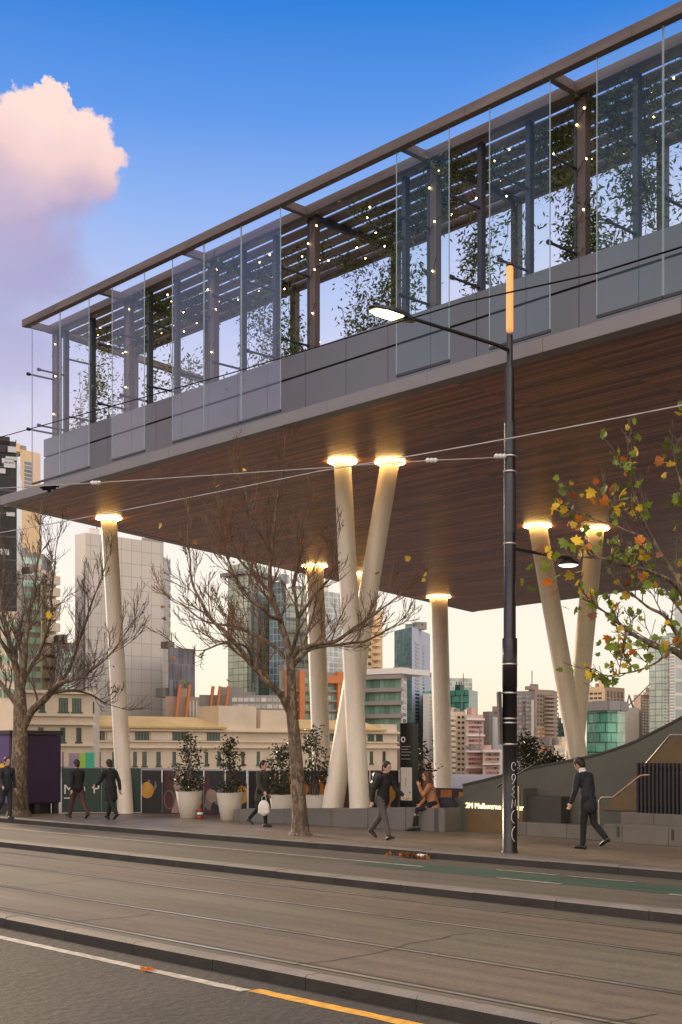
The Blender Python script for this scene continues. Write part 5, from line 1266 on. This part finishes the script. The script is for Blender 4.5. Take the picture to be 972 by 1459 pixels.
# two sided tower: teal glass / white wall with punched windows
t = Tower('apartment_tower', [(562, 255), (587, 246), (613, 262)], 899, 22, [M['tealglass'], M['bluewhite'], M['tealglass']], 'slender tower with a teal glass side and a white side of small windows')
zt_, zb_ = zat(912, 246), zat(1090, 246); t.grid(1, t.at(1, 591), t.at(1, 598), zb_, zt_, 1, 34, .8, .48, M['windark']); t.grid(1, t.at(1, 601.5), t.at(1, 605.5), zb_, zt_, 1, 34, .6, .5, M['windark'], limit=60)
t = Tower('apartment_tower', [(606, 242), (626, 240)], 985, 14, [M['greenglass']], 'green glazed tower with white balconies left of the slim rear column')
t.slabs(0, .2, 1.6, zat(1100, 242), zat(990, 242), 22, .8, M['whitewall'], 'balcony', 1.0)
t = Tower('glass_tower', [(608, 290), (673, 294)], 965, 26, [M['skyglass']], 'pale green crowned tower behind the slim rear column')
t.grid(0, t.at(0, 649), t.at(0, 659), zat(990, 290), zat(970, 290), 3, 1, .5, .95, M['windark'], 'louvre_slot')
t = Tower('glass_tower', [(637, 272), (668, 268), (681, 276)], 984, 20, [M['greenglass'], M['tealglass'], M['greenglass']], 'dark green glass block in front of the pale crowned tower')
# cream residential
t = Tower('apartment_tower', [(637, 216), (664, 217)], 1014, 16, M['cream'], 'cream apartment tower with rows of balconies right of the slim rear column')
t.slabs(0, .3, t.at(0, 647), zat(1130, 216), zat(1018, 216), 15, .55, M['creamtrim'], 'balcony', .9); t.grid(0, t.at(0, 638.5), t.at(0, 663), zat(1130, 216), zat(1018, 216), 4, 15, .62, .45, M['windark'])
t.box('pier', 0, t.at(0, 661.5), t.at(0, 664), GZ, t.zt + .4, M['whitewall'], .5, .2)
t = Tower('apartment_tower', [(664, 214), (689, 216)], 1018, 16, M['pinkwall'], 'rose coloured apartment tower with white bands beside the cream tower')
t.grid(0, .5, t.frame()[2] - .3, zat(1130, 214), zat(1026, 214), 5, 16, .8, .5, M['winrose'])
for k in range(5): t.box('white_band', 0, 0, t.frame()[2], zat(1026 + k * 23, 214), zat(1026 + k * 23, 214) + .3, M['whitewall'], .4, .1)
t = Tower('apartment_block', [(688, 206), (714, 208)], 1068, 14, M['pinkwall'], 'lower rose apartment block left of the lamp pole')
t.grid(0, .5, t.frame()[2] - .3, zat(1130, 206), zat(1072, 206), 5, 9, .8, .5, M['winrose']); 
for k in range(4): t.box('white_band', 0, 0, t.frame()[2], zat(1072 + k * 18, 206), zat(1072 + k * 18, 206) + .3, M['whitewall'], .4, .1)
t.box('pier', 0, t.frame()[2] - .5, t.frame()[2], GZ, t.zt, M['whitewall'], .5, .2)
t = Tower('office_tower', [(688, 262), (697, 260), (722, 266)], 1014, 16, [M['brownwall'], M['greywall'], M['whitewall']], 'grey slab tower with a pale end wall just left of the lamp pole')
t.box('pale_wall', 1, t.at(1, 702), t.at(1, 716), GZ, zat(1022, 262), M['whitewall'], .5, .2)
t = Tower('apartment_block', [(596, 180), (622, 181)], 1085, 10, M['brownwall'], 'small brick red block behind the seated woman')
t.grid(0, .4, t.frame()[2] - .3, zat(1135, 180), zat(1088, 180), 3, 5, .8, .5, M['winrose'])
# grey and orange residential right of the pole
t = Tower('apartment_tower', [(730, 226), (762, 224)], 985, 18, M['greywall'], 'grey apartment tower with a pink lit window strip right of the lamp pole')
t.grid(0, t.at(0, 734), t.at(0, 760), zat(1100, 226), zat(990, 226), 5, 18, .7, .5, M['winpale']); t.grid(0, t.at(0, 745.5), t.at(0, 748.5), zat(1040, 226), zat(998, 226), 1, 8, 1, .6, M['rosepanel'] if 'rosepanel' in M else M['winrose'], 'red_panel', .3)
t.box('pier', 0, t.at(0, 759), t.at(0, 763), GZ, zat(998, 226), M['whitewall'], .6, .2)
t = Tower('apartment_tower', [(762, 222), (789, 226), (794, 232)], 982, 18, M['brownwall'], 'brown apartment tower with sunset orange windows left of the slanted columns')
t.grid(0, t.at(0, 765), t.at(0, 788), zat(1034, 222), zat(988, 222), 6, 8, .6, .6, M['windark']); t.grid(0, t.at(0, 765), t.at(0, 788), zat(1104, 222), zat(1034, 222), 6, 12, .72, .55, M['winwarm'])
t.slabs(0, t.at(0, 775), t.at(0, 789), zat(1104, 222), zat(988, 222), 20, .35, M['brownwall'], 'balcony', 1.0)
t = Tower('office_block', [(793, 250), (818, 252)], 1030, 14, M['tealglass'], 'small teal glass block between brown tower and slanted columns')
t = Tower('apartment_block', [(790, 190), (818, 191)], 1062, 10, M['creamtrim'], 'small cream block at the foot of the slanted columns')
t.grid(0, .4, t.frame()[2] - .3, zat(1100, 190), zat(1064, 190), 4, 4, .7, .5, M['winpale'])
# green curved block, cream block behind
t = Tower('office_block', [(836, 196), (850, 191), (866, 189), (880, 190), (891, 195)], 1012, 16, [M['greenglass']] * 4 + [M['greenglass']], 'round fronted green glass block right of the slanted columns')
for i in range(4): t.box('roof_band', i, -.05, t.frame(i)[2] + .05, t.zt - .2, t.zt + 1.2, M['greywall'], .5, 2)
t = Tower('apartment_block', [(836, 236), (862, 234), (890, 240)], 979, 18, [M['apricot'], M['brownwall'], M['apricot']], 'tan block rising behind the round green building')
t.grid(0, .5, t.frame(0)[2] - .5, zat(1005, 236), zat(985, 236), 3, 3, .7, .4, M['windark']); t.grid(1, .5, t.frame(1)[2] - .5, zat(1005, 236), zat(984, 236), 5, 2, .45, .8, M['windark'])
t = Tower('apartment_tower', [(891, 246), (911, 248)], 1008, 14, M['whitewall'], 'pale blank wall right of the round green building')
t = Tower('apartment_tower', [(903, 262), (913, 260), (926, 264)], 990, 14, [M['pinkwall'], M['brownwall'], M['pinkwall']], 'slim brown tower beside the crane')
t.grid(1, .4, t.frame(1)[2] - .3, zat(1060, 260), zat(994, 260), 3, 16, .55, .5, M['winpale'])
t = Tower('glass_tower', [(925, 236), (955, 232), (985, 244)], 908, 22, [M['paleglass'], M['skyglass'], M['skyglass']], 'tall pale glass tower under the right tree branches')
t.slabs(1, .0, t.frame(1)[2] * .6, zat(1060, 232), zat(914, 232), 34, .4, M['whitewall'], 'balcony', .9)
t.grid(0, t.at(0, 946), t.at(0, 955), zat(1060, 236), zat(914, 236), 2, 34, .6, .4, M['winpale'], limit=70)
t = Tower('office_tower', [(961, 88), (1040, 92)], 838, 30, [M['skyglass']], 'grey glass building at the right edge behind the leafy tree')
# tower crane
cr = empty('tower_crane', atd(893, 1060, 255)); tag(cr, 'small dark construction crane right of the round green building', 'crane')
b = MB(); p = atd(893, 1008, 250); q = atd(893, 1060, 250); b.tube([q, p], .35, 4); b.build('mast', M['crane'], cr)
b = MB(); b.tube([p, atd(896, 990, 250), atd(904, 1012, 250)], .22, 4); b.tube([p, atd(929, 972, 250)], .12, 4); b.build('jib', M['crane'], cr)

# ------------------------------------------------------------- heritage building
t = Tower('heritage_building', [(131, 160), (566, 196)], 1036, 14, M['cream'], 'long cream heritage building with ochre roof behind the hoardings', ztop=zat(1034.5, 160))
d, n, ln = t.frame(); zroof = t.zt
hp = lambda px: t.at(0, px)
def hz(px, py):
    u = hp(px); p = t.P[0] + d * u; return CAMZ + (HY - py) / F * ((p - CAM).dot(FW))
b = MB()   # roof, broken by two plain parapet blocks
for a, c in ((131, 318), (418, 545)):
    p0 = t.P[0] + d * hp(a) + n * .9; p1 = t.P[0] + d * hp(c) + n * .9; q0 = p0 - n * 6; q1 = p1 - n * 6
    zz = zroof + .05; zr = zroof + 1.5
    vs = [Vector((v.x, v.y, z)) for v, z in ((p0, zz), (p1, zz), (q1, zr), (q0, zr), (p0, zz - .25), (p1, zz - .25), (q1, zz - .25), (q0, zz - .25))]
    b.add(vs, [(0, 1, 2, 3), (7, 6, 5, 4), (4, 5, 1, 0), (5, 6, 2, 1), (7, 4, 0, 3), (6, 7, 3, 2)])
b.build('roof', M['ochreroof'], t.rt)
for a, c, yt in ((312, 366, 1006), (372, 424, 1012), (543, 566, 1032)):
    t.box('parapet_block', 0, hp(a), hp(c), zroof - .2, hz((a + c) / 2, yt), M['cream'], -.1, 5)
t.box('cornice', 0, -.2, ln + .1, zroof - .55, zroof - .25, M['creamtrim'], .6, .1); t.box('string_course', 0, -.2, ln + .1, zroof - 2.75, zroof - 2.45, M['creamtrim'], .45, .1); t.box('string_course', 0, -.2, ln + .1, zroof - 1.95, zroof - 1.75, M['creamtrim'], .3, .1)
def oldwin(tw, i, u0, u1, z0, z1, nb):
    """window part with frame bars and glass sub-parts"""
    dd, nn, _ = tw.frame(i)
    fr = MB(); g0 = tw.P[i]
    def bx(bb, a, c, za, zb, pr, dp):
        A = g0 + dd * a; C = g0 + dd * c; vs = [A + nn * pr, C + nn * pr, C - nn * dp, A - nn * dp]; vs = [Vector((v.x, v.y, za)) for v in vs] + [Vector((v.x, v.y, zb)) for v in vs]
        bb.add(vs, [(3, 2, 1, 0), (4, 5, 6, 7), (0, 1, 5, 4), (1, 2, 6, 5), (2, 3, 7, 6), (3, 0, 4, 7)])
    w = .09
    bx(fr, u0 - .16, u1 + .16, z0 - .16, z0 - .001, .14, .1)
    for k in range(nb + 1): a = u0 + (u1 - u0 - w) * k / nb; bx(fr, a, a + w, z0, z1, .07, .1)
    bx(fr, u0 + w, u1 - w, z1 - w, z1 - .002, .068, .1); bx(fr, u0 + w, u1 - w, (z0 + z1) / 2, (z0 + z1) / 2 + .07, .066, .1)
    f_ = fr.build('window', M['winframe'], tw.rt); gl = MB(); bx(gl, u0 + .02, u1 - .02, z0 + .01, z1 - .01, .03, .05); gl.build('pane', M['winglass'], f_)
for a, c in ((138, 149), (193, 212), (246, 265), (295, 313), (448, 462), (468, 480), (524, 533), (536, 545)):
    u0, u1 = hp(a), hp(c); oldwin(t, 0, u0, u1, zroof - 1.65, zroof - .68, 2 if u1 - u0 < 1.3 else 4)
for a in (137, 160, 190, 203, 223, 246, 292, 310, 344, 366, 395, 412, 440, 466, 490, 527, 545):
    u = hp(a); oldwin(t, 0, u, u + (.62 if a % 2 else .5), zroof - 5.0, zroof - 3.2, 1)
for a, c in ((152, 190), (214, 244), (268, 293), (430, 446), (484, 520)):
    t.box('wall_panel', 0, hp(a), hp(c), zroof - 1.68, zroof - .62, M['pinkcream'] if 'pinkcream' in M else M['creamtrim'], .12, .1)
tl = Tower('heritage_building', [(28, 148), (132, 153), (142, 158)], 988, 16, M['cream'], 'taller cream corner wing of the heritage building behind the left tree', ztop=zat(985, 150))
d2, n2, l2 = tl.frame(); z_ = tl.zt
tl.box('cornice', 0, -.1, l2 + .25, z_ - .25, z_ + .12, M['creamtrim'], .5, .2); tl.box('string_course', 0, -.1, l2 + .2, z_ - 2.9, z_ - 2.6, M['creamtrim'], .4, .1); tl.box('string_course', 0, -.1, l2 + .2, z_ - 3.9, z_ - 3.55, M['creamtrim'], .55, .1); tl.box('string_course', 0, -.1, l2 + .2, z_ - 6.4, z_ - 6.1, M['creamtrim'], .3, .1)
for a, c in ((56, 64), (84, 97), (103, 116)): oldwin(tl, 0, tl.at(0, a), tl.at(0, c), z_ - 2.35, z_ - .75, 3)
for a in (55, 86, 109): oldwin(tl, 0, tl.at(0, a), tl.at(0, a + 7), z_ - 5.9, z_ - 4.2, 1)
oldwin(tl, 1, .2, .7, z_ - 2.3, z_ - 1.1, 1)

# ============================================================= WORLD
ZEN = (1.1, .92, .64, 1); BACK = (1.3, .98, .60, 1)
SUN_EL = R(16); sd_ = Vector((-1.0, .12, 0)).normalized(); SUN_AZ = math.atan2(sd_.x, sd_.y)
w = bpy.data.worlds.new('World'); scene.world = w; w.use_nodes = True; nt = w.node_tree; nt.nodes.clear()
out = N(nt, 'ShaderNodeOutputWorld'); bg = N(nt, 'ShaderNodeBackground', Strength=1.0); L(nt, bg.outputs[0], out.inputs[0])
sky = N(nt, 'ShaderNodeTexSky'); sky.sky_type = 'NISHITA'; sky.sun_disc = False; sky.sun_elevation = SUN_EL; sky.sun_rotation = SUN_AZ; sky.air_density = 1.2; sky.dust_density = 1.0; sky.ozone_density = 2.0
sk = N(nt, 'ShaderNodeMix', data_type='RGBA', blend_type='MULTIPLY'); sk.inputs['Factor'].default_value = 1; sk.inputs[7].default_value = (.05, .05, .05, 1); L(nt, sky.outputs[0], sk.inputs[6])
tc = N(nt, 'ShaderNodeTexCoord'); sp = N(nt, 'ShaderNodeSeparateXYZ'); L(nt, tc.outputs['Generated'], sp.inputs[0])
ra = N(nt, 'ShaderNodeValToRGB'); L(nt, sp.outputs['Z'], ra.inputs['Fac'])
def lin(r, g, b): 
    f = lambda c: (c / 255 / 12.92) if c / 255 <= .04045 else ((c / 255 + .055) / 1.055) ** 2.4
    return (f(r), f(g), f(b), 1)
stops = [(0.0, (255, 236, 205)), (.07, (255, 245, 226)), (.14, (252, 242, 230)), (.20, (240, 232, 236)), (.26, (220, 217, 238)), (.32, (186, 200, 240)), (.38, (146, 180, 240)), (.44, (92, 150, 232)), (.50, (42, 126, 218)), (.62, (24, 100, 198))]
e = ra.color_ramp.elements; e[0].position, e[0].color = stops[0][0], lin(*stops[0][1]); e[1].position, e[1].color = stops[-1][0], lin(*stops[-1][1])
for p_, c in stops[1:-1]: x = e.new(p_); x.color = lin(*c)
ad = N(nt, 'ShaderNodeMix', data_type='RGBA', blend_type='ADD'); ad.inputs['Factor'].default_value = .12; L(nt, ra.outputs['Color'], ad.inputs[6]); L(nt, sk.outputs[2], ad.inputs[7])
# cumulus: union of soft blobs in the sky dome, edge broken by noise
def M2(op, a, b_=None, clamp=False):
    m = N(nt, 'ShaderNodeMath', operation=op); m.use_clamp = clamp
    for i, v in enumerate((a, b_)):
        if v is None: continue
        if isinstance(v, (int, float)): m.inputs[i].default_value = v
        else: L(nt, v, m.inputs[i])
    return m.outputs[0]
nz = N(nt, 'ShaderNodeTexNoise', Scale=26.0, Detail=6.0, Roughness=.62); L(nt, tc.outputs['Generated'], nz.inputs['Vector'])
vm = N(nt, 'ShaderNodeVectorMath', operation='MULTIPLY_ADD'); L(nt, nz.outputs['Color'], vm.inputs[0]); vm.inputs[1].default_value = (.05,) * 3; vm.inputs[2].default_value = (-.025,) * 3
va = N(nt, 'ShaderNodeVectorMath', operation='ADD'); L(nt, tc.outputs['Generated'], va.inputs[0]); L(nt, vm.outputs[0], va.inputs[1])
blobs = [(40, 190, 68), (-30, 215, 85), (92, 208, 60), (132, 226, 50), (160, 232, 32), (60, 260, 95), (-60, 300, 140), (20, 330, 110), (112, 262, 60), (68, 140, 22), (96, 172, 22), (150, 256, 38), (-40, 420, 150), (50, 380, 110), (10, 500, 110)]
dens = None
for px, py, r_ in blobs:
    dv = ray(px, py).normalized(); rad = r_ / F / ray(px, py).length
    ds = N(nt, 'ShaderNodeVectorMath', operation='DISTANCE'); L(nt, va.outputs[0], ds.inputs[0]); ds.inputs[1].default_value = dv
    q = M2('SUBTRACT', 1.0, M2('DIVIDE', ds.outputs['Value'], rad))
    dens = q if dens is None else M2('SMOOTH_MAX', dens, q)
    if dens is not q: dens.node.inputs[2].default_value = .08
n2 = N(nt, 'ShaderNodeTexNoise', Scale=70.0, Detail=6.0, Roughness=.62); L(nt, tc.outputs['Generated'], n2.inputs['Vector'])
dens2 = M2('ADD', dens, M2('MULTIPLY', M2('SUBTRACT', n2.outputs['Fac'], .5), .36))
# crisp at the top, feathering out towards the base
soft = N(nt, 'ShaderNodeMapRange'); soft.inputs[1].default_value = .355; soft.inputs[2].default_value = .44; soft.inputs[3].default_value = .75; soft.inputs[4].default_value = .15; L(nt, sp.outputs['Z'], soft.inputs[0])
al = M2('DIVIDE', dens2, soft.outputs[0], True)
al = N(nt, 'ShaderNodeMapRange', interpolation_type='SMOOTHSTEP'); L(nt, M2('DIVIDE', dens2, soft.outputs[0]), al.inputs[0])
fade = N(nt, 'ShaderNodeMapRange', interpolation_type='SMOOTHSTEP'); fade.inputs[1].default_value = .20; fade.inputs[2].default_value = .34; L(nt, sp.outputs['Z'], fade.inputs[0])
alpha = M2('MULTIPLY', al.outputs[0], fade.outputs[0])
n3 = N(nt, 'ShaderNodeTexNoise', Scale=9.0, Detail=4.0, Roughness=.5); L(nt, tc.outputs['Generated'], n3.inputs['Vector'])
cr_ = N(nt, 'ShaderNodeValToRGB'); hh = N(nt, 'ShaderNodeMapRange'); hh.inputs[1].default_value = .335; hh.inputs[2].default_value = .455; L(nt, sp.outputs['Z'], hh.inputs[0])
L(nt, M2('ADD', hh.outputs[0], M2('MULTIPLY', M2('SUBTRACT', n3.outputs['Fac'], .5), 1.1)), cr_.inputs['Fac'])
e = cr_.color_ramp.elements; e[0].color = lin(166, 162, 206); e[1].color = lin(255, 226, 218); e[1].position = .85
x = e.new(.3); x.color = lin(184, 168, 202); x = e.new(.6); x.color = lin(248, 212, 208)
cm = N(nt, 'ShaderNodeMix', data_type='RGBA'); gd = N(nt, 'ShaderNodeVectorMath', operation='DOT_PRODUCT'); L(nt, tc.outputs['Generated'], gd.inputs[0]); gd.inputs[1].default_value = ray(1000, 760).normalized()
gm = N(nt, 'ShaderNodeMapRange', interpolation_type='SMOOTHSTEP'); gm.inputs[1].default_value = .935; gm.inputs[2].default_value = .992; gm.inputs[4].default_value = .72; L(nt, gd.outputs['Value'], gm.inputs[0])
gw = N(nt, 'ShaderNodeMix', data_type='RGBA'); L(nt, gm.outputs[0], gw.inputs['Factor']); L(nt, ad.outputs[2], gw.inputs[6]); gw.inputs[7].default_value = lin(232, 226, 244)
lowm = N(nt, 'ShaderNodeMapRange'); lowm.inputs[1].default_value = .15; lowm.inputs[2].default_value = .23; L(nt, sp.outputs['Z'], lowm.inputs[0])
gl_ = N(nt, 'ShaderNodeMix', data_type='RGBA'); L(nt, lowm.outputs[0], gl_.inputs['Factor']); L(nt, ad.outputs[2], gl_.inputs[6]); L(nt, gw.outputs[2], gl_.inputs[7])
L(nt, alpha, cm.inputs['Factor']); L(nt, gl_.outputs[2], cm.inputs[6]); L(nt, cr_.outputs['Color'], cm.inputs[7])
# thin lavender haze bank low on the left
hz_d = ray(-60, 480).normalized(); dsh = N(nt, 'ShaderNodeVectorMath', operation='DISTANCE'); L(nt, va.outputs[0], dsh.inputs[0]); dsh.inputs[1].default_value = hz_d
hm = N(nt, 'ShaderNodeMapRange', interpolation_type='SMOOTHSTEP'); hm.inputs[1].default_value = .17; hm.inputs[2].default_value = .03; hm.inputs[3].default_value = 0; hm.inputs[4].default_value = .45; L(nt, dsh.outputs['Value'], hm.inputs[0])
cm2 = N(nt, 'ShaderNodeMix', data_type='RGBA'); L(nt, hm.outputs[0], cm2.inputs['Factor']); L(nt, cm.outputs[2], cm2.inputs[6]); cm2.inputs[7].default_value = lin(190, 190, 224)
# fill glow added to the unseen sky overhead and behind the camera
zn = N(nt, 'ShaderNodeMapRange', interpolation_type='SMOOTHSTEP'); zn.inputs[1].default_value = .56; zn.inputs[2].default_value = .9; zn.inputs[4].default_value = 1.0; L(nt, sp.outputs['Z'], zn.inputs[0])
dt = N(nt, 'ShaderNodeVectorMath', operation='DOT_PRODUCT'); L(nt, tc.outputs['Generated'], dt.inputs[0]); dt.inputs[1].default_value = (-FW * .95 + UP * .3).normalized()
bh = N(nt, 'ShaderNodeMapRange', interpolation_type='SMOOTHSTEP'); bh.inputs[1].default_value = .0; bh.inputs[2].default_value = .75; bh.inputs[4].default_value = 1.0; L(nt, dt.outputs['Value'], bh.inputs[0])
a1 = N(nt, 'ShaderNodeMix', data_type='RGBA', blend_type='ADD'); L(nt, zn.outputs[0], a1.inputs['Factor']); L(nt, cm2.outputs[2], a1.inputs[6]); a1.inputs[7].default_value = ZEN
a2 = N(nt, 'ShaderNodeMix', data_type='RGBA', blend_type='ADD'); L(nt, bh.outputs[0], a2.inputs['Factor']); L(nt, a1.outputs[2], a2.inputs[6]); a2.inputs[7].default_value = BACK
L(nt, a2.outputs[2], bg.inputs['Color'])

sl = bpy.data.lights.new('sun', 'SUN'); sl.energy = 4.6; sl.angle = R(12); sl.color = (1, .74, .46)
so = bpy.data.objects.new('sun', sl); col.objects.link(so)
dvec = -(sd_ * math.cos(SUN_EL) + UP * math.sin(SUN_EL)); so.rotation_euler = dvec.to_track_quat('-Z', 'Y').to_euler(); so.location = (0, 0, 60)

# ============================================================= CAMERA
cd = bpy.data.cameras.new('camera'); cd.sensor_fit = 'AUTO'; cd.sensor_width = 36; cd.lens = F / 1459 * 36; cd.shift_y = (HY - 729.5) / 1459; cd.clip_end = 9000; cd.clip_start = .1
co = bpy.data.objects.new('camera', cd); col.objects.link(co); co.location = CAM; co.rotation_euler = (R(90), 0, math.atan2(-FW.x, FW.y)); scene.camera = co
scene.view_settings.view_transform = 'Standard'; scene.view_settings.look = 'None'; scene.view_settings.exposure = 0; scene.view_settings.gamma = 1
scene.render.engine = 'CYCLES'
cy = scene.cycles; cy.max_bounces = 6; cy.transparent_max_bounces = 16; cy.diffuse_bounces = 3; cy.glossy_bounces = 3; cy.use_denoising = True; cy.sample_clamp_indirect = 4
scene.render.film_transparent = False
